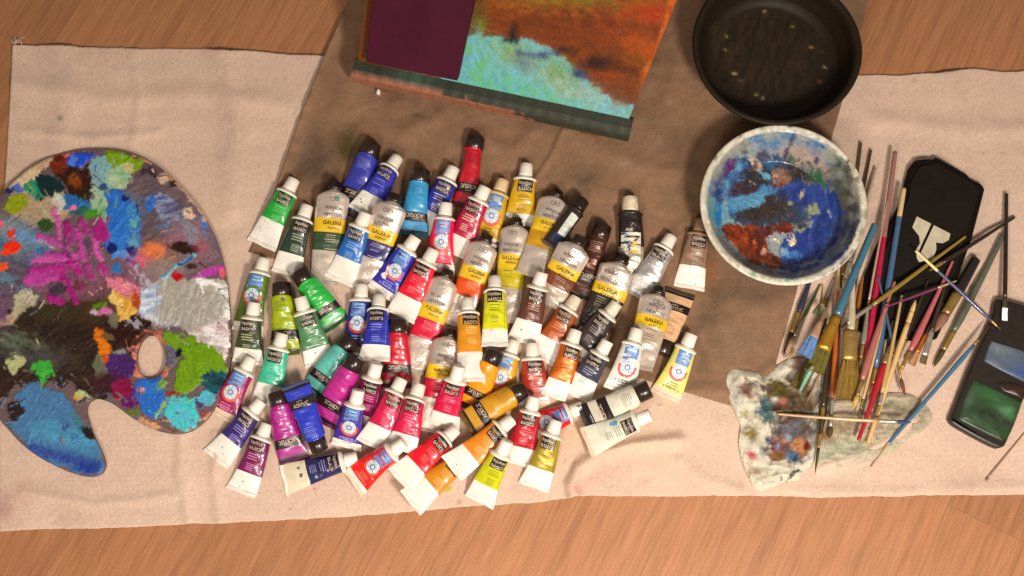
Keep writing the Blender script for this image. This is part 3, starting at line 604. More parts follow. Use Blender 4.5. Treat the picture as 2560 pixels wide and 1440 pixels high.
# white enamel dish full of blue paint
ed = thing('paint_dish', 'round white enamel dish smeared with blue and rust paint', 'dish', V(1938, 538, .010))
R0 = .1015
OUT = [(.058, 0), (.066, .001), (.086, .024), (.0945, .043), (R0-.001, .0462), (R0+.0008, .0478), (R0, .0495), (R0-.003, .0500), (R0-.0075, .0487), (R0-.0095, .0465)]
INN = [(R0-.0095, .0465), (.0885, .038), (.0795, .020), (.0740, .0075), (.0685, .0042), (.05, .0032), (.02, .003), (.0015, .003)]
pe = np.r_[prof_pts(OUT, 40), prof_pts(INN, 120)[1:]]
def Zb(x, y): return (x/3.13+1720, y/3.13+280)
def PZ(pts): return [Zb(*p) for p in pts]
def EZ(x, y, rx, ry, a=0): return (*Zb(x, y), rx/3.13, ry/3.13, a)
DISH = [
 ('e', EZ(300, 700, 180, 380, 15), (110, 150, 165), {'mix': (150, 170, 175), 'rag': 10, 'ang': 75}),
 ('p', PZ([(420, 200), (600, 150), (850, 140), (1100, 220), (1250, 380), (1150, 480), (950, 380), (700, 330), (500, 320)]), (146, 152, 158), {'mix': (80, 122, 160), 'rag': 8, 'ang': 10}),
 ('l', (PZ([(460, 230), (620, 190), (800, 210), (960, 220), (1100, 290)]), 12), (70, 112, 156), {'rag': 8, 'ang': 8, 'mix': (110, 140, 160)}),
 ('p', PZ([(700, 280), (860, 260), (1010, 330), (1120, 450), (1130, 570), (960, 440), (760, 400)]), (168, 150, 142), {'rag': 6, 'ang': 25}),
 ('e', EZ(1230, 560, 110, 300, -8), (88, 88, 74), {'rag': 8, 'soft': 6, 'mix': (70, 84, 96)}), ('e', EZ(1260, 760, 90, 260, 0), (92, 88, 66), {'rag': 6, 'soft': 6}),  # right wall painted dark, the rim's shadow put into the colour
 ('e', EZ(1190, 330, 60, 70), (74, 96, 90), {'rag': 8, 'mix': (60, 110, 40)}), ('e', EZ(1140, 285, 30, 18, 30), (50, 100, 30), {'rag': 5}),
 ('e', EZ(620, 640, 330, 300), (74, 120, 160), {'rag': 10, 'mix': (50, 70, 100)}),
 ('e', EZ(450, 600, 150, 90, -10), (58, 40, 50), {'rag': 12, 'soft': 5, 'mix': (80, 50, 70)}), ('e', EZ(560, 500, 130, 60), (50, 48, 44), {'rag': 12, 'soft': 5}),
 ('e', EZ(880, 500, 170, 70, 25), (58, 48, 40), {'rag': 10, 'soft': 4}), ('e', EZ(1020, 520, 95, 45, 50), (52, 96, 66), {'rag': 9, 'soft': 3}), ('e', EZ(820, 370, 80, 22, 15), (60, 90, 70), {'rag': 9, 'op': .8}),
 ('p', PZ([(700, 620), (850, 540), (1000, 560), (1180, 640), (1200, 800), (1160, 1000), (1050, 1130), (900, 1200), (740, 1200), (700, 1080), (760, 960), (960, 880), (950, 760), (720, 720)]), (42, 62, 124), {'rag': 9, 'mix': (60, 84, 150), 'h': .6}),
 ('e', EZ(1240, 1000, 120, 190, 25), (34, 46, 90), {'rag': 8, 'soft': 8, 'mix': (50, 60, 90)}),  # dark blue at lower right, with the wall's shade painted in
 ('e', EZ(600, 760, 200, 120, -12), (62, 50, 40), {'rag': 10, 'soft': 5}), ('e', EZ(860, 820, 110, 80, 10), (66, 72, 54), {'rag': 10, 'soft': 4, 'mix': (60, 70, 100)}),
 ('l', (PZ([(330, 730), (500, 690), (600, 620), (660, 610)]), 16), (104, 158, 182), {'rag': 9, 'mix': (80, 130, 170), 'ang': 20}), ('l', (PZ([(260, 640), (340, 520), (420, 430)]), 10), (100, 150, 180), {'rag': 8, 'mix': (70, 100, 150)}),
 ('l', (PZ([(230, 700), (230, 560), (300, 440), (370, 370)]), 11), (48, 56, 120), {'rag': 5, 'soft': 3}), ('l', (PZ([(300, 460), (350, 380)]), 12), (96, 50, 116), {'rag': 5}),
 ('l', (PZ([(180, 700), (220, 860), (250, 930)]), 9), (110, 172, 186), {'rag': 8}), ('l', (PZ([(250, 760), (240, 860)]), 8), (60, 140, 190), {'rag': 6}), ('e', EZ(240, 790, 20, 60), (50, 130, 184), {'rag': 5}),
 ('e', EZ(720, 570, 60, 35), (110, 44, 44), {'rag': 6}), ('p', PZ([(660, 480), (740, 420), (790, 460), (790, 560), (740, 590), (670, 540)]), (176, 148, 126), {'rag': 8, 'mix': (120, 70, 50)}),
 ('p', PZ([(495, 370), (540, 350), (600, 460), (540, 480), (505, 450)]), (186, 170, 150), {'rag': 5}), ('e', EZ(520, 420, 16, 50, 10), (110, 80, 80), {'rag': 4}), ('e', EZ(610, 350, 50, 40, 30), (92, 84, 100), {'rag': 8}), ('e', EZ(600, 500, 44, 22, 30), (110, 160, 180), {'rag': 6}),
 ('l', (PZ([(850, 150), (800, 250), (755, 330), (745, 420)]), 3.2), (66, 62, 92), {'rag': 2.5, 'soft': 1}), ('l', (PZ([(440, 230), (430, 310), (460, 320)]), 4), (50, 56, 84), {'rag': 3}), ('e', EZ(1010, 390, 26, 22), (60, 64, 100), {'rag': 4}),
 ('e', EZ(885, 655, 26, 14, -60), (196, 186, 140), {'rag': 4}), ('e', EZ(800, 700, 20, 8), (170, 170, 120), {'rag': 4}), ('e', EZ(990, 770, 40, 28, 20), (150, 160, 120), {'rag': 7}), ('e', EZ(910, 800, 38, 40), (120, 140, 100), {'rag': 9, 'mix': (60, 80, 120)}),
 ('e', EZ(870, 900, 40, 16), (60, 60, 80), {'rag': 4}), ('l', (PZ([(840, 900), (880, 925), (920, 900)]), 2), (150, 150, 120), {'rag': 3}),
 ('p', PZ([(280, 900), (320, 860), (450, 880), (600, 880), (800, 870), (830, 940), (680, 960), (620, 1010), (640, 1110), (740, 1190), (640, 1230), (480, 1180), (350, 1060)]), (132, 60, 22), {'rag': 8, 'h': 1.2, 'mix': (84, 36, 16), 'ang': 60, 'var': .35}),
 ('e', EZ(430, 1040, 120, 60, 35), (168, 88, 28), {'rag': 12, 'mix': (100, 42, 18), 'h': 1.3}), ('e', EZ(660, 1190, 90, 26, 15), (196, 120, 60), {'rag': 8, 'mix': (90, 50, 40), 'h': 1.2}),
 ('e', EZ(585, 1080, 20, 34), (210, 160, 140), {'rag': 5, 'h': 1.5}), ('e', EZ(530, 1050, 14, 34), (220, 140, 90), {'rag': 5, 'h': 1.4}),
 ('e', EZ(820, 1020, 42, 34), (222, 208, 178), {'rag': 7, 'h': 1.6}), ('e', EZ(682, 1005, 18, 10), (230, 210, 180), {'rag': 3, 'h': 1.5}), ('e', EZ(800, 970, 9, 7), (220, 200, 160), {'rag': 2}),
 ('e', EZ(810, 1110, 90, 34, 5), (70, 118, 184), {'rag': 8, 'mix': (110, 150, 200)}), ('e', EZ(750, 1095, 30, 24), (120, 160, 190), {'rag': 6}),
 ('l', (PZ([(740, 1190), (880, 1190), (1010, 1120), (1110, 980), (1150, 820)]), 2.4), (100, 124, 184), {'rag': 2, 'op': .8}), ('l', (PZ([(1115, 780), (1118, 820)]), 2), (190, 190, 170), {'rag': 1.5}),
 ('l', (PZ([(1120, 1200), (1210, 1130), (1250, 1080)]), 10), (60, 88, 160), {'rag': 6}), ('l', (PZ([(560, 1280), (760, 1290), (980, 1250)]), 10), (88, 104, 104), {'rag': 9, 'mix': (60, 90, 120)}),
 ('l', (PZ([(740, 1225), (900, 1230), (1050, 1180)]), 7), (50, 70, 130), {'rag': 6}), ('l', (PZ([(300, 1030), (430, 1180), (560, 1250)]), 6), (110, 140, 150), {'rag': 6}),
]
RIM = [('e', (1960, 510, 300, 300), (226, 220, 202), {'mix': (196, 190, 172)}), ('e', (*Zb(800, 100), 7, 4), (40, 40, 40), {'rag': 3}), ('l', (PZ([(100, 560), (150, 420), (240, 290)]), 3), (140, 130, 110), {'rag': 4, 'op': .6}), ('e', EZ(215, 355, 22, 18), (90, 96, 70), {'rag': 6, 'op': .8}),
       ('e', EZ(1240, 420, 46, 34, 60), (54, 56, 40), {'rag': 8}), ('e', EZ(1320, 520, 30, 30), (84, 76, 66), {'rag': 8, 'op': .8}), ('e', EZ(1365, 590, 30, 12), (90, 74, 60), {'rag': 5, 'op': .8}), ('l', (PZ([(1330, 1010), (1380, 900), (1395, 780)]), 4), (110, 104, 76), {'rag': 6, 'op': .7}),
       ('l', (PZ([(570, 90), (580, 130)]), 1.4), (50, 60, 90), {'rag': 1}), ('e', EZ(410, 190, 10, 12), (80, 80, 84), {'rag': 2}), ('e', EZ(860, 1310, 50, 16), (70, 160, 120), {'rag': 7}), ('e', EZ(480, 1270, 60, 14, 20), (110, 150, 120), {'rag': 8, 'op': .8}),
       ('l', (PZ([(160, 880), (220, 1020), (330, 1140)]), 5), (170, 160, 140), {'rag': 7, 'op': .7}), ('e', EZ(1130, 1240, 60, 12, -35), (120, 120, 150), {'rag': 6}), ('l', (PZ([(1290, 1080), (1200, 1190)]), 3), (100, 96, 90), {'rag': 4})]
def ed_col(px, py, v):
    r = np.hypot(v[:, 0], v[:, 1]); c, h = paint(px, py, (150, 160, 160), DISH, 60, 7, .9, 5, 1.8, .8, 4); dabs(px, py, c, h, 260, 23, (5, 26), (1.2, 4), 34)
    cr, _ = paint(px, py, (196, 186, 164), RIM, 61, 4, 1.5)
    m = np.clip((r-(R0-.0078+.0016*fbm(px, py, 14, 2, 4)))/.0018, 0, 1)[:, None]
    ed['h'] = 0; global DH; DH = h
    w_ = (np.clip((r-.078)/.012, 0, 1)*np.clip(.45+.8*fbm(px, py, 20, 3, 66), 0, .85))[:, None]; c = c*(1-w_)+lin((158, 158, 142))[None]*w_
    return c*(1-m)+cr*m
e_o = lathe_bowl(ed, pe, ed_col, attr_mat('enamel and paint', rough=.36, coat=.2, bump=.5, bscale=260, grain=.14), 'dish_shell', 360)
del ed['h']
# relief of the dried paint
co = np.empty(len(e_o.data.vertices)*3); e_o.data.vertices.foreach_get('co', co); co = co.reshape(-1, 3)
kk = np.arange(len(co)) >= 44*360
co[kk, 2] += np.clip(DH[kk], 0, 2)*.0010+.0004*fbm(co[kk, 0]*1e4, co[kk, 1]*1e4, 60, 3, 12)
e_o.data.vertices.foreach_set('co', co.ravel()); e_o.data.update()

# ================================================================== EASEL, PAINTING, PURPLE PANEL
def ray_plane(px, py, p0, n):
    a = Vector(CAM); b = V(px, py, 0); d = (b-a); t = (p0-a).dot(n)/d.dot(n); return a+d*t
BL = V(893, 152, .045); BR = V(1572, 297, .045); EX = BR-BL
hz_ = Vector((0, 0, 1)).cross(EX.normalized()); EY = hz_*math.cos(math.radians(50))+Vector((0, 0, 1))*math.sin(math.radians(50))
NR = EX.cross(EY).normalized()
EL = (ray_plane(914, 0, BL, NR)-BL)*2.0; ER = (ray_plane(1692, 0, BL, NR)-BR); ER = ER*(EL.dot(EY)/ER.dot(EY))
def slab(name, a, b, c, d, t, m, parent, bev=.0):
    """board with face corners a b c d and thickness t behind them"""
    org = parent.location; vs = [p-NR*t-org for p in (a, b, c, d)]+[p-org for p in (a, b, c, d)]
    ob = mk(name, vs, [(3, 2, 1, 0), (4, 5, 6, 7), (0, 1, 5, 4), (1, 2, 6, 5), (2, 3, 7, 6), (3, 0, 4, 7)], m, parent, smooth=False)
    if bev > 0:
        md = ob.modifiers.new('bevel', 'BEVEL'); md.width = bev; md.segments = 3; md.limit_method = 'ANGLE'
    return ob
EYL = EY.normalized(); EXL = EX.normalized(); W = EX.length; Hc = .34
pt = thing('canvas_painting', 'stretched canvas painted rust orange with a turquoise slope on the easel', 'painting', BL)
def box_frame(name, o, ux, uy, un, w, h, d, m, parent, org, bev=.0):
    vs = []
    for k in (0, 1):
        for (a, b) in ((0, 0), (1, 0), (1, 1), (0, 1)): vs.append(o+ux*(w*a)+uy*(h*b)+un*(d*k)-org)
    fs = [(3, 2, 1, 0), (4, 5, 6, 7), (0, 1, 5, 4), (1, 2, 6, 5), (2, 3, 7, 6), (3, 0, 4, 7)]
    ob = mk(name, vs, fs, m, parent, smooth=False)
    if bev > 0:
        md = ob.modifiers.new('bevel', 'BEVEL'); md.width = bev; md.segments = 3; md.limit_method = 'ANGLE'
    return ob
def painting():
    T = .016
    nx, ny = 300, 150; u = np.linspace(0, 1, nx); v = np.linspace(0, 1, ny); U, Vv = np.meshgrid(u, v)
    org = np.array(pt.location); uu = U.ravel()[:, None]; vv_ = Vv.ravel()[:, None]; pos = np.array(BL)[None]+uu*np.array(EX)[None]+vv_*((1-uu)*np.array(EL)[None]+uu*np.array(ER)[None])
    px, py = PR(pos[:, 0], pos[:, 1], pos[:, 2])
    L = [('p', [(1170, -400), (2100, -400), (1700, 20), (1590, 290), (1150, 220)], (112, 54, 16), {'rag': 2, 'mix': (146, 72, 22), 'ang': 12}),
         ('e', (1420, 10, 200, 34, 6), (176, 92, 26), {'rag': 22, 'soft': 12, 'mix': (110, 64, 20), 'ang': 8}), ('e', (1390, -20, 120, 30, 6), (120, 104, 20), {'rag': 20, 'soft': 14, 'ang': 8}),
         ('e', (1350, 60, 90, 18, 8), (110, 54, 18), {'rag': 16, 'soft': 9, 'ang': 10}), ('e', (1520, 60, 110, 22, 10), (140, 58, 18), {'rag': 18, 'soft': 8, 'mix': (90, 40, 12), 'ang': 10}),
         ('e', (1470, 105, 160, 26, 12), (120, 58, 16), {'rag': 16, 'soft': 9, 'ang': 12}), ('e', (1640, 40, 60, 20, 12), (170, 72, 22), {'rag': 12, 'soft': 6, 'ang': 12, 'mix': (160, 50, 12)}),
         ('e', (1610, 120, 60, 26, 20), (164, 78, 22), {'rag': 14, 'soft': 8}), ('e', (1550, 170, 70, 12, 15), (84, 42, 16), {'rag': 12, 'soft': 8}), ('e', (1600, 150, 50, 8, 10), (120, 76, 20), {'rag': 8, 'soft': 4}),
         ('p', [(1690, -60), (1760, -60), (1620, 200), (1590, 290), (1600, 200), (1660, 60)], (200, 104, 34), {'rag': 3, 'soft': 2, 'mix': (160, 72, 24)}),
         ('e', (1190, 30, 16, 60), (96, 74, 20), {'rag': 8, 'soft': 6}), ('e', (1200, 60, 14, 16), (120, 120, 24), {'rag': 6, 'soft': 5}),
         ('p', [(1500, 205), (1560, 190), (1590, 195), (1600, 250), (1570, 268), (1535, 250)], (112, 76, 46), {'rag': 7, 'soft': 6, 'mix': (116, 58, 22)}), ('e', (1520, 192, 24, 8, 20), (150, 66, 24), {'rag': 7, 'soft': 4}),
         ('p', [(1100, 84), (1180, 84), (1250, 92), (1330, 100), (1380, 125), (1430, 165), (1470, 200), (1510, 235), (1540, 262), (1600, 268), (1600, 330), (1100, 300)], (116, 186, 160), {'rag': 4, 'soft': 1.4, 'mix': (126, 190, 210), 'ang': 65, 'h': .7}),
         ('e', (1180, 150, 40, 60), (118, 184, 200), {'rag': 16, 'soft': 7, 'mix': (110, 186, 120), 'ang': 70}), ('e', (1300, 140, 60, 24, 20), (140, 168, 120), {'rag': 14, 'soft': 6, 'mix': (120, 170, 100), 'ang': 70}),
         ('e', (1260, 215, 150, 20, 14), (104, 182, 186), {'rag': 12, 'soft': 6, 'mix': (110, 190, 130), 'ang': 70}), ('e', (1400, 195, 56, 34, 30), (150, 178, 140), {'rag': 14, 'soft': 7, 'mix': (110, 160, 90), 'ang': 65}),
         ('e', (1470, 240, 70, 16, 22), (150, 184, 170), {'rag': 12, 'soft': 6, 'ang': 65}), ('l', ([(1300, 133), (1340, 138), (1392, 128)], 6), (78, 84, 122), {'rag': 5, 'soft': 3}), ('e', (1310, 158, 24, 11, 20), (110, 132, 150), {'rag': 7, 'soft': 5}),
         ('e', (1444, 185, 20, 9, 25), (60, 66, 104), {'rag': 5, 'soft': 3}), ('e', (1488, 160, 36, 16, -10), (42, 24, 20), {'rag': 8, 'soft': 6}), ('l', ([(1400, 122), (1440, 128)], 4), (44, 30, 20), {'rag': 5, 'soft': 4}),
         ('l', ([(1288, 66), (1282, 98)], 7), (34, 22, 18), {'rag': 4, 'soft': 3}), ('l', ([(1262, 98), (1292, 101)], 5), (40, 44, 38), {'rag': 3, 'soft': 2}),
         ('e', (1530, 268, 30, 8, 20), (130, 180, 190), {'rag': 7, 'soft': 3}), ('e', (1572, 278, 14, 6), (130, 190, 180), {'rag': 4})]
    rgb, h = paint(px, py, (110, 60, 20), L, 80, 4, 1.6, 4, 1.4, .25, 5); rgb = rgb*np.array([.84, .84, .88])
    z = (.0002+.0006*np.clip(h, 0, 1.5)+.0003*fbm(px, py, 3, 2, 82))[:, None]*np.array(NR)[None]
    edge = (U.ravel() < 1e-6) | (U.ravel() > 1-1e-6) | (Vv.ravel() < 1e-6) | (Vv.ravel() > 1-1e-6)
    z[edge] = 0
    mk('painted_face', pos+z-org, grid_faces(ny, nx), attr_mat('canvas paint', rough=.6, coat=.0, bump=.5, bscale=500, grain=.25, spec=.2), pt, color=rgb)
    _o = NR*.0003
    slab('canvas_side', BL-_o, BR-_o, BR+ER-_o, BL+EL-_o, T, mat((196, 112, 72), rough=.75, var=.28, scale=40), pt)
painting()
pb0 = Vector(BL)+EXL*.006+EYL*.001+NR*.002
vp = thing('purple_panel', 'narrow plain dark purple panel leaning on the left of the painting', 'panel', pb0)
_q = pb0+NR*.014
_c = [ray_plane(x, y, _q, NR) for x, y in ((914, 156), (1143, 203), (1186, 0), (931, 0))]
_c[2] = _c[1]+(_c[2]-_c[1])*1.9; _c[3] = _c[0]+(_c[3]-_c[0])*1.9
slab('panel_board', *_c, .012, mat((68, 19, 38), rough=.7, var=.3, scale=18, bump=.3, bscale=500, spec=.12), vp, .0015)
# table easel
es = thing('table_easel', 'paint stained wooden table easel with a dark green ledge', 'easel', V(1230, 240, .004))
def ledge():
    a = V(884, 168, .040); b = V(1579, 318, .040); ux = (b-a).normalized(); w = (b-a).length; uy = Vector((-ux.y, ux.x, 0)); un = Vector((0, 0, 1))
    n = 140
    # rounded bar cross section (across uy, up z)
    sec = [(-.013, .0), (-.013, .005), (-.013, .010), (-.013, .017), (-.011, .0205), (-.004, .0225), (.009, .0225), (.013, .020), (.013, .0), ]
    vs = []; px = []
    for i in range(n+1):
        for (s, h) in sec: vs.append(a+ux*(w*i/n)+uy*s+un*(h-.018+.0004*math.sin(i*.9)))
    fs = grid_faces(n+1, len(sec), True); k = len(sec)
    fs.append(tuple(range(k))); fs.append(tuple(n*k+j for j in range(k))[::-1])
    A = np.array([tuple(v) for v in vs]); x, y = PR(A[:, 0], A[:, 1], A[:, 2])
    t = np.repeat(np.arange(n+1)/n, k); s = np.tile([q[0] for q in sec], n+1)*1000; hh = np.tile([q[1] for q in sec], n+1)*1000
    green = lin((50, 54, 42)); pink = lin((150, 96, 72)); teal = lin((62, 84, 72))
    nn = fbm(x, y, 30, 3, 9)
    f = np.where(s < -12, np.clip(((.60+.1*nn)-t)/.03+(hh < 9)*3*(t < .9), 0, 1), np.where(s < -9, np.clip(((.34+.14*nn)-t)/.03, 0, 1), 0))
    g = np.clip(1-np.abs(t-.22)/.12, 0, 1)[:, None]
    c = green[None]*(1-g)+teal[None]*g; c = c*(1-f[:, None])+pink[None]*f[:, None]; c = c*(1+.2*fbm(x, y, 6, 2, 10))[:, None]
    o = es.location
    mk('ledge', A-np.array(o), [q[::-1] for q in fs], attr_mat('painted wood', rough=.6, bump=.4, grain=.15), es, color=c, smooth=False)
    wm = mat((120, 84, 56), rough=.6, var=.2)
    # supports under the ledge, uprights behind the canvas, rear leg
    for f_ in (.12, .86):
        p = a+ux*(w*f_)
        box_frame('foot', Vector((p.x, p.y, .004))-ux*.012-uy*.010, ux, uy, un, .024, .30, .018, wm, es, o, .002)
    bk = Vector(BL)-NR*.046
    for f_ in (.2, .5, .8): box_frame('upright', bk+EXL*(W*f_-.014)-EYL*.0, EXL, EYL, NR, .028, Hc+.02, .020, wm, es, o, .002)
    box_frame('cross_bar', bk-NR*.018+EXL*(W*.1)+EYL*.20, EXL, EYL, NR, W*.8, .03, .018, wm, es, o, .002)
ledge()
# little screw lying in front of the easel
sw = thing('paint_crumb', 'tiny white crumb of dried paint on the brown sheet before the easel', 'paint crumb', V(946, 229, .006))
cr_v = []
for k in range(9):
    for j in range(10):
        t = j/10*6.283; r = .0042*math.sin(math.pi*(k+.4)/9)*(1+.25*math.sin(3*t+k)); cr_v.append((r*math.cos(t)*.7, r*math.sin(t)*1.2, .006-.012*k/8))
mk('crumb', cr_v, grid_faces(9, 10, True)+[tuple(range(80, 90)), tuple(range(9, -1, -1))], mat((226, 214, 204), rough=.4), sw)

# ================================================================== BLACK CASE AND WATERCOLOUR BOX
CASE = [(2290, 400), (2316, 396), (2334, 397), (2340, 392), (2350, 396), (2372, 408), (2420, 436), (2428, 446), (2456, 460), (2463, 472), (2458, 492), (2430, 600), (2405, 668), (2366, 800), (2344, 845), (2320, 852), (2200, 842), (2138, 820), (2146, 740), (2190, 620), (2256, 500), (2264, 460), (2274, 420)]
case = thing('black_case', 'flat black case with a pale notched emblem lying under the brushes', 'case', V(2320, 620, .004))
cm = mat((17, 12, 8), rough=.7, var=.15, spec=.12)
prism('case_shell', CASE, .0045, .0150, cm, case, bev=.003, org=case.location)
EMB = [(2292, 541), (2376, 584), (2372, 600), (2357, 608), (2340, 606), (2341, 622), (2334, 645), (2312, 652), (2298, 655), (2292, 645), (2290, 625), (2300, 608), (2298, 590), (2281, 568)]
prism('emblem', EMB, .0168, .0178, mat((190, 182, 156), rough=.7, var=.2), case, org=case.location)
LID = [(2300, 415), (2345, 406), (2424, 452), (2450, 474), (2444, 496), (2354, 792), (2330, 832), (2212, 822), (2164, 802), (2172, 742), (2212, 626), (2270, 500), (2278, 452)]
prism('lid', LID, .0145, .0172, mat((22, 16, 11), rough=.6, var=.2, spec=.2), case, bev=.0012, org=case.location)
prism('dark_strip', [(2329, 559), (2335, 562), (2302, 632), (2297, 629)], .0170, .0184, cm, case, org=case.location)  # narrow dark strip laid across the pale emblem
tube_curve('strap', [V(2277, 432, .009), V(2250, 433, .007), (V(2225, 437, .006)), V(2205, 441, .0055), V(2194, 448, .0055)], [.0012, .0014, .0016, .002, .0012], cm, case, 8)
TRAY = smooth_outline([(2500, 747), (2545, 757), (2640, 790), (2640, 830), (2560, 1000), (2520, 1100), (2505, 1118), (2480, 1114), (2395, 1068), (2376, 1050), (2380, 1035), (2425, 920), (2478, 800), (2488, 756)], 4)
wb = thing('watercolour_box', 'black rounded watercolour box with blue and green paint pans', 'paint box', V(2490, 950, .004))
prism('box_shell', TRAY, .0045, .0160, mat((30, 20, 15), rough=.45, coat=.08, var=.2), wb, bev=.003, org=wb.location)
def pan(outline, z, base, L, name, bump=.5, seed=1):
    O = smooth_outline(outline, 4); c = O.mean(0); n = len(O); vs = []; rr = np.linspace(0, 1, 22)
    for r in rr:
        for p in O: q = c+(p-c)*r; vs.append((q[0], q[1], r))
    A = np.array(vs); x, y = A[:, 0], A[:, 1]; rgb, h = paint(x, y, base, L, seed, 5, 3)
    zz = z+.0022*np.sqrt(np.maximum(1-A[:, 2]**2, 0))*.8+.0008*fbm(x, y, 24, 2, seed); zz[A[:, 2] > .99] = z-.0012
    wx, wy = P(x, y, z); o = wb.location
    mk(name, np.c_[wx-o[0], wy-o[1], zz-o[2]], [f[::-1] for f in grid_faces(22, n, True)], attr_mat(name+' paint', rough=.42, coat=.12, bump=.4, bscale=120, grain=.12), wb, color=rgb)
pan([(2478, 858), (2492, 856), (2580, 890), (2580, 955), (2548, 948), (2470, 908), (2462, 896)], .0172, (78, 92, 110), [('e', (2490, 870, 30, 10, 20), (110, 124, 132), {'soft': 5, 'rag': 4}), ('e', (2555, 930, 20, 12), (60, 80, 140), {'soft': 4})], 'blue_pan', seed=3)
pan([(2432, 958), (2450, 955), (2545, 1000), (2554, 1010), (2528, 1080), (2510, 1100), (2494, 1098), (2402, 1052), (2396, 1040)], .0172, (34, 56, 30),
    [('e', (2475, 990, 44, 18, 22), (46, 92, 50), {'soft': 6, 'rag': 7}), ('e', (2515, 1030, 16, 9, 20), (80, 130, 90), {'soft': 4}), ('l', ([(2432, 1018), (2520, 1060)], 4), (22, 26, 16), {'soft': 4}), ('e', (2475, 1070, 50, 10, 25), (38, 70, 36), {'soft': 4}), ('e', (2422, 990, 10, 20), (70, 92, 70), {'soft': 5})], 'green_pan', seed=4)
pan([(2500, 958), (2520, 955), (2566, 972), (2560, 996), (2540, 990), (2506, 975)], .0174, (38, 22, 18), [('e', (2540, 975, 20, 9), (58, 30, 24), {'soft': 4})], 'brown_pan', seed=5)

# ================================================================== RAGS
def rag(name, label, outline, c, amp, base, L, seed, zmax=.012):
    O = smooth_outline(outline, 6); n = len(O); rr = np.linspace(0, 1, 70)**.9; c = np.array(c, float)
    A = np.array([[*(c+(p-c)*r), r] for r in rr for p in O]); x, y, r = A.T
    for q_ in L:
        if len(q_) > 3 and 'soft' in q_[3]: q_[3]['soft'] *= .55; q_[3]['rag'] = q_[3].get('rag', 6)*1.4
    rgb, h = paint(x, y, base, L, seed, 7, 2)
    f = np.abs(fbm(x, y, 48, 3, seed+3)); g = np.abs(fbm(x+99, y, 26, 2, seed+5))
    edge = np.sqrt(np.clip((1-r)*7, 0, 1))
    z = .0040+edge*(amp*.25+amp*np.clip(1-f, 0, 1)**1.6*.8+amp*.5*np.clip(1-g, 0, 1)**1.5)+.00022*fbm(x, y, 8, 2, seed)
    wx, wy = P(x, y, z); root = V(*c, .004)
    vs = np.c_[wx-root[0], wy-root[1], z-.004]
    o = mk(name, vs, [q[::-1] for q in grid_faces(70, n, True)], attr_mat(name+' cloth', rough=.9, bump=.8, bscale=420, weave=True, grain=.26, spec=.1), color=rgb)
    o.location = root
    i, j = hf_idx(wx, wy); np.maximum.at(HF, (i, j), z)
    return tag(o, label, 'rag')
rag('cloth_rag', 'thin grey green stained rag under the brush tips', [(2030, 1000), (2100, 1000), (2190, 985), (2260, 982), (2308, 1005), (2330, 1040), (2318, 1068), (2270, 1100), (2236, 1128), (2190, 1148), (2130, 1164), (2070, 1174), (2040, 1165), (2020, 1100)], (2150, 1075), .005,
    (224, 208, 182), [('e', (2110, 1120, 90, 30, -5), (208, 206, 178), {'soft': 14, 'mix': (190, 192, 168)}), ('e', (2130, 1062, 90, 26), (168, 146, 118), {'soft': 12, 'mix': (196, 176, 146)}), ('e', (2270, 1035, 50, 34, -20), (196, 178, 150), {'soft': 12, 'mix': (168, 160, 134)}),
     ('e', (2060, 1090, 20, 16), (150, 110, 50), {'soft': 8}), ('e', (2210, 1010, 26, 12), (134, 140, 116), {'soft': 8}), ('e', (2190, 1112, 20, 10), (196, 200, 130), {'soft': 7})], 300)
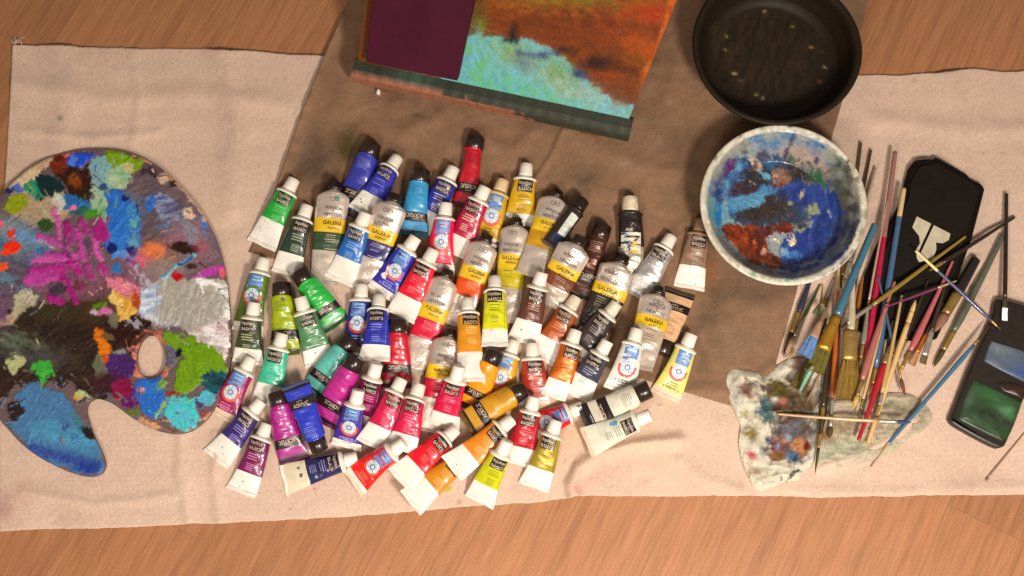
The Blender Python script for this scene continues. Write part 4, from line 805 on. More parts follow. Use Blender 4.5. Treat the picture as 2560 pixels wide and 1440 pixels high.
rag('cloth_rag', 'crumpled white rag with many colour blots at left of the brushes', [(1814, 942), (1828, 925), (1850, 923), (1890, 930), (1912, 938), (1935, 918), (1968, 898), (2000, 892), (2040, 905), (2070, 960), (2062, 1030), (2046, 1090), (2040, 1150), (2010, 1180), (1996, 1200), (1960, 1206), (1925, 1222), (1896, 1229), (1876, 1205), (1858, 1165), (1846, 1110), (1850, 1066), (1838, 1035), (1820, 990)], (1945, 1060), .008,
    (244, 238, 216), [('e', (1985, 1010, 70, 60), (124, 100, 74), {'soft': 12, 'rag': 14, 'mix': (90, 76, 60)}), ('e', (1945, 975, 26, 22), (104, 92, 44), {'soft': 5, 'rag': 8}), ('e', (1868, 975, 22, 18, 30), (170, 128, 120), {'soft': 7, 'mix': (140, 90, 80)}), ('e', (1905, 965, 24, 9, 30), (110, 96, 84), {'soft': 5, 'rag': 8}),
     ('p', [(1890, 1030), (1905, 995), (1925, 1005), (1935, 1035), (1950, 1048), (1910, 1052)], (84, 116, 120), {'rag': 6}), ('e', (1958, 1005, 8, 9), (196, 112, 100), {'rag': 3}), ('e', (1935, 998, 8, 6), (236, 230, 214), {'rag': 2}),
     ('e', (1985, 1080, 60, 40), (110, 92, 84), {'soft': 8, 'rag': 12, 'mix': (120, 120, 130)}), ('e', (1972, 1118, 50, 30), (112, 110, 118), {'soft': 7, 'rag': 12, 'mix': (140, 90, 70)}), ('e', (1880, 1082, 20, 12, 20), (136, 120, 60), {'soft': 5}), ('e', (1940, 1120, 14, 20), (150, 96, 90), {'soft': 6}),
     ('e', (1920, 1100, 8, 6), (70, 84, 130), {'rag': 3}), ('e', (1945, 1112, 7, 7), (150, 164, 200), {'rag': 3}), ('e', (1970, 1098, 6, 8), (180, 196, 216), {'rag': 3}), ('e', (1960, 1104, 6, 5), (210, 140, 80), {'rag': 2}),
     ('e', (1998, 1118, 22, 22), (206, 148, 100), {'rag': 6}), ('e', (2018, 1115, 9, 11), (120, 36, 30), {'rag': 3}), ('e', (1980, 1140, 18, 13, 20), (70, 110, 146), {'rag': 6}), ('e', (1942, 1140, 18, 12), (136, 100, 56), {'rag': 6}), ('e', (2000, 1152, 14, 8), (100, 100, 116), {'rag': 5}),
     ('e', (1878, 1140, 15, 9, 35), (214, 70, 94), {'rag': 4}), ('e', (1908, 1130, 9, 12), (130, 150, 150), {'rag': 5, 'op': .7}), ('e', (1892, 1180, 20, 14), (176, 140, 110), {'soft': 6, 'op': .7}), ('e', (1838, 985, 10, 30), (190, 190, 186), {'soft': 7, 'op': .7}), ('e', (1865, 1030, 9, 14), (170, 160, 60), {'soft': 4, 'op': .7}),
     ('l', ([(1950, 1190), (1965, 1205), (1985, 1180), (2000, 1175)], 3), (84, 80, 72), {'rag': 5, 'soft': 2}), ('l', ([(1905, 1195), (1940, 1185)], 3), (140, 130, 100), {'rag': 4, 'op': .7}), ('e', (2000, 905, 20, 18), (176, 100, 84), {'soft': 7, 'op': .7})], 310)
# stamp case & boxes
def stamp_poly(pts, z):
    pts = np.array(pts, float); wx, wy = P(pts[:, 0], pts[:, 1], z)
    gx = HX0+(np.arange(HN)+.5)*HS; gy = HY0+(np.arange(HM)+.5)*HS; X, Y = np.meshgrid(gx, gy)
    d = sd_poly(X, Y, list(zip(wx, wy))); HF[d < 0] = np.maximum(HF[d < 0], z)
stamp_poly(CASE, .0182); stamp_poly(TRAY, .0175)

# ================================================================== PAINT TUBES
_txt = {}
def text_geo(s, bold=.0):
    """flat triangles of a word: centred, cap height 1, width normalised by caller"""
    if (s, bold) in _txt: return _txt[(s, bold)]
    cu = bpy.data.curves.new('word', 'FONT'); cu.body = s; cu.size = 1; cu.resolution_u = 2; cu.offset = bold; cu.align_x = 'CENTER'
    ob = bpy.data.objects.new('word', cu); COL.objects.link(ob)
    me = ob.evaluated_get(bpy.context.evaluated_depsgraph_get()).to_mesh()
    v = np.array([tuple(q.co)[:2] for q in me.vertices]); f = [tuple(p.vertices) for p in me.polygons]
    ob.to_mesh_clear(); bpy.data.objects.remove(ob); bpy.data.curves.remove(cu)
    v[:, 0] -= (v[:, 0].min()+v[:, 0].max())/2; v[:, 1] -= v[:, 1].min(); v[:, 1] /= .72 if s != s.lower() else .95
    w = v[:, 0].max()-v[:, 0].min(); v[:, 0] /= w
    _txt[(s, bold)] = (v, f); return v, f
def word(s, cx, cy, w, h, flip=False, bold=.02):
    v, f = text_geo(s, bold); x = v[:, 0]*w; y = v[:, 1]*h-h/2
    if flip: x, y = -x, -y
    return np.c_[cx+x, cy+y], f
def quad(cx, cy, w, h, n=3):
    xs = np.linspace(cx-w/2, cx+w/2, n+1); v = [(x, cy-h/2) for x in xs]+[(x, cy+h/2) for x in xs]
    return np.array(v), [(i, i+1, n+2+i, n+1+i) for i in range(n)]
def patch(cx, cy, w, h, nx=9, ny=6):
    xs = np.linspace(cx-w/2, cx+w/2, nx); ys = np.linspace(cy-h/2, cy+h/2, ny)
    return np.array([(x, y) for y in ys for x in xs]), grid_faces(ny, nx)
def ringg(cx, cy, r0, r1, a0=0, a1=360, n=28):
    t = np.radians(np.linspace(a0, a1, n+1)); v = [(cx+r0*math.cos(a), cy+r0*math.sin(a)) for a in t]+[(cx+r1*math.cos(a), cy+r1*math.sin(a)) for a in t]
    return np.array(v), [(i, n+1+i, n+2+i, i+1) for i in range(n)]
def strokeg(pts, w):
    vs = []; fs = []
    for (a, b) in zip(pts[:-1], pts[1:]):
        a = np.array(a, float); b = np.array(b, float); d = b-a; L = np.hypot(*d)+1e-9; n = np.array([-d[1], d[0]])/L*w/2; k = len(vs)
        vs += [a-n, b-n, b+n, a+n]; fs.append((k, k+1, k+2, k+3))
    return np.array(vs), fs
def join(parts):
    V_ = []; F_ = []; k = 0
    for v, f in parts:
        V_.append(v); F_ += [tuple(i+k for i in q) for q in f]; k += len(v)
    return np.concatenate(V_), F_
def fine(cx, y0, w, rows, dy, h, rs, seed=0):
    """rows of illegibly small print as broken strips"""
    out = []
    for r in range(rows):
        ww = w*rs.uniform(.72, 1); x = cx-ww/2
        while x < cx+ww/2-.3:
            l = min(rs.uniform(1.2, 3.8)*w/16, cx+ww/2-x)
            if l > .25: out.append(quad(x+l/2, y0-dy*r, l, h, 2))
            x += l+.45*w/16
    return out
WHITE = (232, 226, 212)
def plastic(c, **k): return mat(c, rough=.34, coat=.5, var=.14, crough=.05, **k)
CAPM = mat((236, 230, 218), rough=.42, var=.10)
SHM = mat((232, 226, 212), rough=.35, var=.06, coat=.2)
TAILM = mat((230, 226, 217), rough=.38, var=.16, scale=60, bump=.30, bscale=160)
CRIMPM = mat((228, 223, 213), rough=.5, var=.12)
SILV = mat((234, 219, 206), rough=.28, metal=.65, var=.2, scale=50, bump=.5, bscale=90)
SILV2 = mat((215, 212, 208), rough=.28, metal=.75, var=.2, scale=50, bump=.45, bscale=120)
DARKC = mat((38, 24, 17), rough=.28, coat=.3, var=.3)
BLK = mat((30, 20, 22), rough=.38, coat=.2, var=.15)
YEL = mat((226, 186, 34), rough=.35, coat=.15, var=.12)
def tube(spec):
    kind, cx, cy, tx, ty, colr = spec[:6]; label = spec[6]; op = spec[7] if len(spec) > 7 else {}
    rs = random.Random(int(cx*31+cy)); mm = .001
    lm = sum(colr)/3; colr = tuple(int(max(4, min(250, lm+(q-lm)*1.14))) for q in colr)
    zc0 = .016
    a = V(cx, cy, zc0); b = V(tx, ty, .006)
    k = SCL((cx+tx)/2, (cy+ty)/2, .012)*1000*op.get('k', 1)   # mm per photo pixel
    L = (a.xy-b.xy).length*1000
    G = kind == 'G'; A_ = kind == 'A'
    if kind in 'BW': r = 24.0*k; capL, capr, shL = 32*k, 16.8*k, 12*k; a1 = 39*k; sq = rs.uniform(.62, .9)
    elif G: r = 35.5*k; capL, capr, shL = 21*k, 15.5*k, 12*k; a1 = 35*k; sq = .56
    elif A_: r = 27*k; capL, capr, shL = 35*k, 24*k, 5*k; a1 = 38*k; sq = .85
    else: r = 24*k; capL, capr, shL = 33*k, 18*k, 9*k; a1 = 36*k; sq = .8
    r *= op.get('r', 1); a1 *= op.get('a1', 1); sq = op.get('sq', sq)
    s0 = capL+shL; crL = 9*k; Lb = L-s0-crL
    b0 = r*sq; A0 = r*(1+(1-sq)*.35)
    def ab(t):
        aa = A0+(a1-A0)*np.clip(t, 0, 1)**1.15
        bb = b0*(1-np.clip(t, 0, 1)**1.25)+.7
        if G: e = np.clip(t/.06, 0, 1); aa = aa*(.80+.20*np.sqrt(e*(2-e))); 
        return aa, bb
    p1, p2, p3 = rs.uniform(0, 6), rs.uniform(0, 6), rs.uniform(0, 6); dA = op.get('dent', rs.uniform(.9, 1.5) if G else rs.uniform(.4, 1.25))*k*2
    roll = op.get('roll', rs.uniform(-.26, .26)); bend = op.get('bend', rs.uniform(-1, 1)*2.0)
    def surf(x, s, off=0.0, ang=None):
        """x: arc offset across the face (mm), s: distance from cap top (mm)"""
        t = (s-s0)/Lb; aa, bb = ab(t); ph = (x/aa if ang is None else ang)+0
        X = aa*np.sin(ph); cz = np.cos(ph)
        tt = np.clip(t, 0, 1)
        d = dA*(.5*np.sin(s*.16/k+ph*2.2+p1)+.35*np.sin(s*.37/k-ph*3.1+p2)+.25*np.sin(s*.6/k+ph*1.3+p3))*np.clip(cz, 0, 1)*(4*tt*(1-tt))**.5*np.clip(bb/5, 0, 1)
        Z = bb+(bb+off)*cz+d; X = X+off*np.sin(ph)+bend*4*tt*(1-tt)
        return X, -s, Z
    # placing: settle on what already lies there
    def prof(t):
        s = t*L
        if s < capL: return capr/1000, capr/1000
        aa, bb = ab((s-s0)/Lb); return float(aa)/1000, float(bb)/1000
    lift0 = lambda t: prof(t)
    za, zb = settle(a.xy, b.xy, prof)
    za = min(za, op.get('zmax', .040)); zb = min(zb, .034)
    a = V(cx, cy, za+b0/1000*1.4); b = V(tx, ty, zb+.001); L2 = (a.xy-b.xy).length*1000
    stamp(a.xy, b.xy, za, zb, prof)
    root = thing('paint_tube', label, 'paint tube', (a.x, a.y, 0), op.get('group') or
                 {'B': 'white capped tubes with black name box', 'W': 'white capped tubes with colour wheel', 'G': 'silver tubes with a yellow band', 'A': 'dark capped acrylic tubes'}.get(kind))
    pitch = math.atan2(za-zb, L2*.001)
    d = (a.xy-b.xy).normalized(); rz = math.atan2(d.y, d.x)-math.pi/2
    root.rotation_euler = (pitch, 0, rz); root.location = (a.x, a.y, za)
    def build(name, xyz, faces, m, parent=root, **kw):
        return mk(name, np.array(xyz)*mm, faces, m, parent, **kw)
    zones = op.get('zones')
    tailc = op.get('tail', TAILM)
    body = plastic(colr) if not op.get('metalc') else mat(colr, rough=.32, metal=.45, coat=.3, var=.25, scale=60, bump=.35, bscale=110)
    if zones is None:
        if kind == 'B': zones = [(0, op.get('cf', .64), body), (op.get('cf', .64), 1, tailc)]
        elif kind == 'W': zones = [(0, .90, body), (.90, 1, tailc)]
        elif G: zones = [(0, .29, SILV), (.29, .45, YEL), (.45, .66, body), (.66, 1, tailc if op.get('tail') else SILV)]
        elif A_: zones = [(0, .60, body), (.60, .78, BLK), (.78, .955, body), (.955, 1, BLK)]
    # body
    ts = sorted(set([0, .015, .03, .05]+list(np.linspace(0, 1, 34))+[z[0] for z in zones]+[z[1] for z in zones])); ts = [t for i, t in enumerate(ts) if i == 0 or t-ts[i-1] > 1e-6 or t in [z[0] for z in zones]]
    ts = sorted(set(ts)); na = 36; angs = np.linspace(-math.pi, math.pi, na, endpoint=False); vs = []
    for t in ts:
        X, Y, Z = surf(None, s0+t*Lb, 0, angs); vs += list(zip(X, np.full(na, Y), Z))
    fs = grid_faces(len(ts), na, True); mi = []; mats = []
    for z in zones:
        if z[2] not in mats: mats.append(z[2])
    for i in range(len(ts)-1):
        tm = (ts[i]+ts[i+1])/2; zi = [z for z in zones if z[0] <= tm <= z[1]][0]; mi += [mats.index(zi[2])]*na
    build('body', vs, [q[::-1] for q in fs], mats, midx=mi)
    # crimp: folded flat end
    aT, bT = ab(1.0); w = float(aT)*1.0; zt = 1.0
    cxs = np.linspace(-w, w, 12); vs = []
    for (yy, zz) in ((0, 0.1), (0, 1.7), (crL*.12, 2.1), (crL*.5, 2.0), (crL*.55, 2.25), (crL*.95, 2.1), (crL, 1.6), (crL, .1)):
        for x_ in cxs: vs.append((x_, -(L-crL+yy)+.35*math.sin(x_*.25+p1), zz+.25*math.sin(x_*.35+p2)))
    cf = grid_faces(8, 12); cf += [tuple(i*12 for i in range(8)), tuple(i*12+11 for i in range(8))[::-1], ]
    cf += [(i, i+1, 7*12+i+1, 7*12+i)[::-1] for i in range(11)]
    build('crimp', vs, cf, op.get('crimp', SILV if G else (mat(tuple(int(q*.5) for q in colr), rough=.4, var=.2) if A_ else CRIMPM)), smooth=False)
    # shoulder and cap share the axis height
    za_ = b0+.7; n_ = 40
    def lathe(name, rings, m, flute=0, parent=root):
        vs = []
        for (yy, rr, zsq) in rings:
            for j in range(n_):
                t = 2*math.pi*j/n_; q = rr*(1-(flute if j % 2 else 0)); vs.append((q*math.sin(t), -yy, za_+q*math.cos(t)*zsq))
        fs = grid_faces(len(rings), n_, True); fs.append(tuple(range(n_))[::-1]); fs.append(tuple((len(rings)-1)*n_+j for j in range(n_)))
        return build(name, vs, [q[::-1] for q in fs], m, parent)
    a00, b00 = ab(0.0); a00 = float(a00); b00 = float(b00)
    if G:
        lathe('shoulder', [(capL-1, capr*.8, 1), (capL+1.0, capr*1.0, 1), (s0-shL*.55, a00*.66, (b00/a00)**.6), (s0-shL*.2, a00*.9, (b00/a00)**.9), (s0+.2, a00*1.0, b00/a00)], SILV)
        lathe('cap', [(0, capr*.8, 1), (.8, capr, 1), (capL*.55, capr, 1), (capL*.6, capr*1.18, 1), (capL-.3, capr*1.22, 1), (capL, capr, 1)], op.get('capm', DARKC), .05)
    elif A_:
        lathe('shoulder', [(capL-.2, capr*.98, 1), (capL+.5, capr*1.0, 1), (s0+.2, a00, b00/a00)], op.get('shm', body))
        lathe('cap', [(0, capr*.90, 1), (.8, capr*.97, 1), (capL*.5, capr, 1), (capL-.3, capr*1.02, 1), (capL, capr*.95, 1)], op.get('capm', DARKC), .0)
    else:
        lathe('shoulder', [(capL-.2, capr*.72, 1), (capL+.6, capr*.74, 1), (capL+1.0, a00*.80, b00/a00), (s0-5*k, a00*1.04, b00/a00), (s0-3.8*k, a00*1.09, b00/a00), (s0-.2, a00*1.08, b00/a00), (s0+.3, a00*.99, b00/a00)], op.get('shm', SHM))
        lathe('cap', [(0, capr*.86, 1), (.7, capr*.95, 1), (capL*.4, capr*.97, 1), (capL*.88, capr*1.04, 1), (capL-.2, capr*1.05, 1), (capL, capr*.9, 1)], op.get('capm', CAPM), .05)
    # decals (panels and print follow the face of the tube)
    def decal(name, geo, off, m, parent=root):
        v, f = geo; x = v[:, 0]*k+roll*r; s = s0-v[:, 1]*k
        X, Y, Z = surf(x, s, off); return build(name, np.c_[X, Y, Z], f, m, parent, smooth=False)
    tcol = op.get('text', (222, 206, 190)); TM = mat(tcol, rough=.5, var=.08)
    if kind == 'B' and not op.get('noprint'):
        dx = op.get('dx', 2)
        p = decal('name_panel', patch(dx, -16, 41, 30), .10, BLK)
        lt = mat((196, 178, 156), rough=.5, var=.08)
        decal('lettering', join([word('liquitex', dx, -10.2, 34, 11, bold=.012), word('BASICS', dx, -23.8, 34, 8.0, bold=.015)]), .30, lt, p)
        Y0 = -38; geo = fine(dx, Y0, 32, 3, 6.2, 2.2, rs)+fine(dx, Y0-25, 22, 4, 4.6, 1.8, rs)
        if op.get('short'): geo = fine(dx, Y0, 28, 3, 6, 1.8, rs)
        if rs.random() < .6: geo += [quad(dx+27+.0*i, -26-3.6*i, 2.2, rs.uniform(1.0, 2.4), 1) for i in range(int(Lb*zones[0][1]/k/3.6)-7)]
        decal('fine_print', join(geo), .24, TM)
    elif kind == 'W':
        p = decal('blue_panel', patch(0, -20, 38, 36), .10, mat((84, 128, 186), rough=.4, var=.14, coat=.15))
        decal('lettering', join(fine(2, -9, 25, 1, 5, 5.0, rs)+fine(3, -17, 22, 1, 5, 4.6, rs)), .26, mat((150, 186, 224), rough=.5), p)
        decal('lilac_stripe', join([strokeg([(-19, -33), (-6, -28.5), (6, -28), (19, -25)], 3.0)]), .24, mat((146, 140, 206), rough=.4), p)
        wy = -55
        w_ = decal('colour_wheel', join([ringg(0, wy, .5+q*3.5, 4+q*3.5, 0, 360, 32) for q in range(5)]), .20, mat((196, 208, 216), rough=.4, var=.1))
        decal('wheel_mark', join([ringg(0, wy, 4.5, 7.2)]+[strokeg([(8.5*math.cos(q), wy+8.5*math.sin(q)), (17*math.cos(q), wy+17*math.sin(q))], .8) for q in np.linspace(0, 2*math.pi, 8, endpoint=False)]), .32, mat((84, 110, 160), rough=.4), w_)
        decal('red_arc', join([ringg(0, wy, 18.2, 24.5, 165, 375, 26)]), .20, mat((214, 62, 44), rough=.4, var=.1), w_)
        decal('arc_print', join([ringg(0, wy, 20.6, 22.2, q, q+5, 2) for q in range(185, 355, 9)]), .32, mat((240, 150, 130), rough=.5), w_)
        Y0 = -(Lb/k)*.90
        if not op.get('short'):
            decal('fine_print', join(fine(0, -86, 30, 3, 6.4, 2.6, rs)), .24, TM)
            decal('volume_print', join([word('0.7 fl oz / 21 ml', 0, max(Y0+8, -128), 46, 8.4, bold=.03)]), .28, TM)
    elif G:
        tb = Lb/k; gm = mat((84, 70, 66), rough=.5, var=.1)
        em = [strokeg([(-13, -14), (-9, -9), (-4, -13), (0, -7), (3, -13), (9, -9), (13, -15)], 1.2), strokeg([(0, -7), (-3, -12), (0, -17), (3, -12), (0, -7)], 1.2), strokeg([(-13, -14), (-6, -19), (0, -17), (7, -19), (13, -15)], 1.2)]
        if op.get('emblem'): decal('emblem_tint', join([ringg(5, -12, .2, 6)]), .18, mat(op['emblem'], rough=.5))
        decal('maker_lettering', join(em+[word('WINSOR', 0, -tb*.29+25, 44, 8.6, bold=.015), word('&', 0, -tb*.29+17.4, 5, 5, bold=.01), word('NEWTON', 0, -tb*.29+9, 46, 8.6, bold=.015)]), .26, gm)
        decal('band_lettering', join([word('GALERIA', 2, -tb*.29-11.5, 50, 9.6, bold=.02), word('ACRYLIC', 5, -tb*.29-23.5, 30, 5.6, bold=.02)]), .28, mat((66, 58, 24), rough=.5))
        decal('fine_print', join(fine(0, -tb*.45-7, 30, 4, 5.4, 1.8, rs)+[quad(4, -tb*.66+4, 34, 1.8, 4)]), .24, TM)
    elif A_ and not op.get('noprint'):
        tb = Lb/k
        decal('band_lettering', join([word('ACRYLIC', 0, -tb*.665, 44, 9.4, True, .025), word('paint', 0, -tb*.735, 15, 5, True, .01)]), .28, mat((196, 176, 156), rough=.5))
        decal('fine_print', join(fine(0, -10, 36, 6, 4.6, 1.3, rs)), .24, mat(op.get('text', tuple(int(q*.72) for q in colr)), rough=.5))
        sc_ = []
        for ln in range(2):
            pts = [(-16+ln*8+i*1.6, -tb*(.84+.055*ln)+2.3*math.sin(i*1.9+ln)) for i in range(16)]; sc_.append(strokeg(pts, 1.0))
        decal('script_print', join(sc_), .26, mat(tuple(min(255, int(q*.6+80)) for q in colr), rough=.5))
    if kind in 'BW' and not op.get('spots') and rs.random() < .4:
        op = dict(op); op['spots'] = [(rs.uniform(-22, 22), -rs.uniform(30, Lb/k-4), rs.uniform(.6, 2.2), rs.choice([colr, (60, 50, 44), (190, 170, 140), (120, 40, 60), (60, 90, 130)])) for _ in range(rs.randint(1, 4))]
    if op.get('spots'):
        for (sx, sy, sr, c) in op['spots']:
            n = 16; vv = [(sx, sy)]+[(sx+sr*(1+.3*math.sin(3*q+sx))*math.cos(q), sy+sr*(1+.25*math.sin(4*q))*math.sin(q)) for q in np.linspace(0, 6.283, n, endpoint=False)]
            decal('paint_stain', (np.array(vv), [(0, i+1, (i+1) % n+1) for i in range(n)]), .38, mat(c, rough=.45, coat=.2))
    if op.get('extra'): op['extra'](decal, build, root, k, Lb, rs)
    return root
DK = {'text': (70, 60, 30)}
def stained(*c): return mat(c, rough=.45, var=.3, scale=60)
def pict(decal, build, root, k, Lb, rs):
    p = decal('picture_panel', patch(0, -62, 48, 44, 12, 8), .12, mat((206, 204, 186), rough=.4, var=.15))
    for (cx, cy, r1, r2, c) in [(-8, -56, 8, 13, (58, 134, 186)), (-2, -70, 9, 8, (30, 60, 84)), (6, -64, 8, 7, (216, 180, 66)), (8, -76, 9, 8, (226, 196, 60)), (9, -54, 7, 6, (36, 28, 24)), (4, -50, 5, 4, (190, 120, 50))]:
        q = np.linspace(0, 6.283, 14, endpoint=False)
        decal('picture_blot', (np.array([(cx, cy)]+[(cx+r1*math.cos(a)*(1+.25*math.sin(3*a)), cy+r2*math.sin(a)) for a in q]), [(0, i+1, (i+1) % 14+1) for i in range(14)]), .26+.02*rs.random(), mat(c, rough=.45), p)
def wlab(decal, build, root, k, Lb, rs):
    decal('white_label', patch(12, -42, 24, 60, 8, 10), .12, mat((206, 212, 204), rough=.35, var=.12, coat=.2))
    decal('label_tip', patch(8, -84, 30, 22, 8, 5), .12, mat((46, 56, 96), rough=.4))
OLDK = mat((48, 38, 36), rough=.28, metal=.3, var=.5, scale=120, bump=.9, bscale=140, coat=.4)
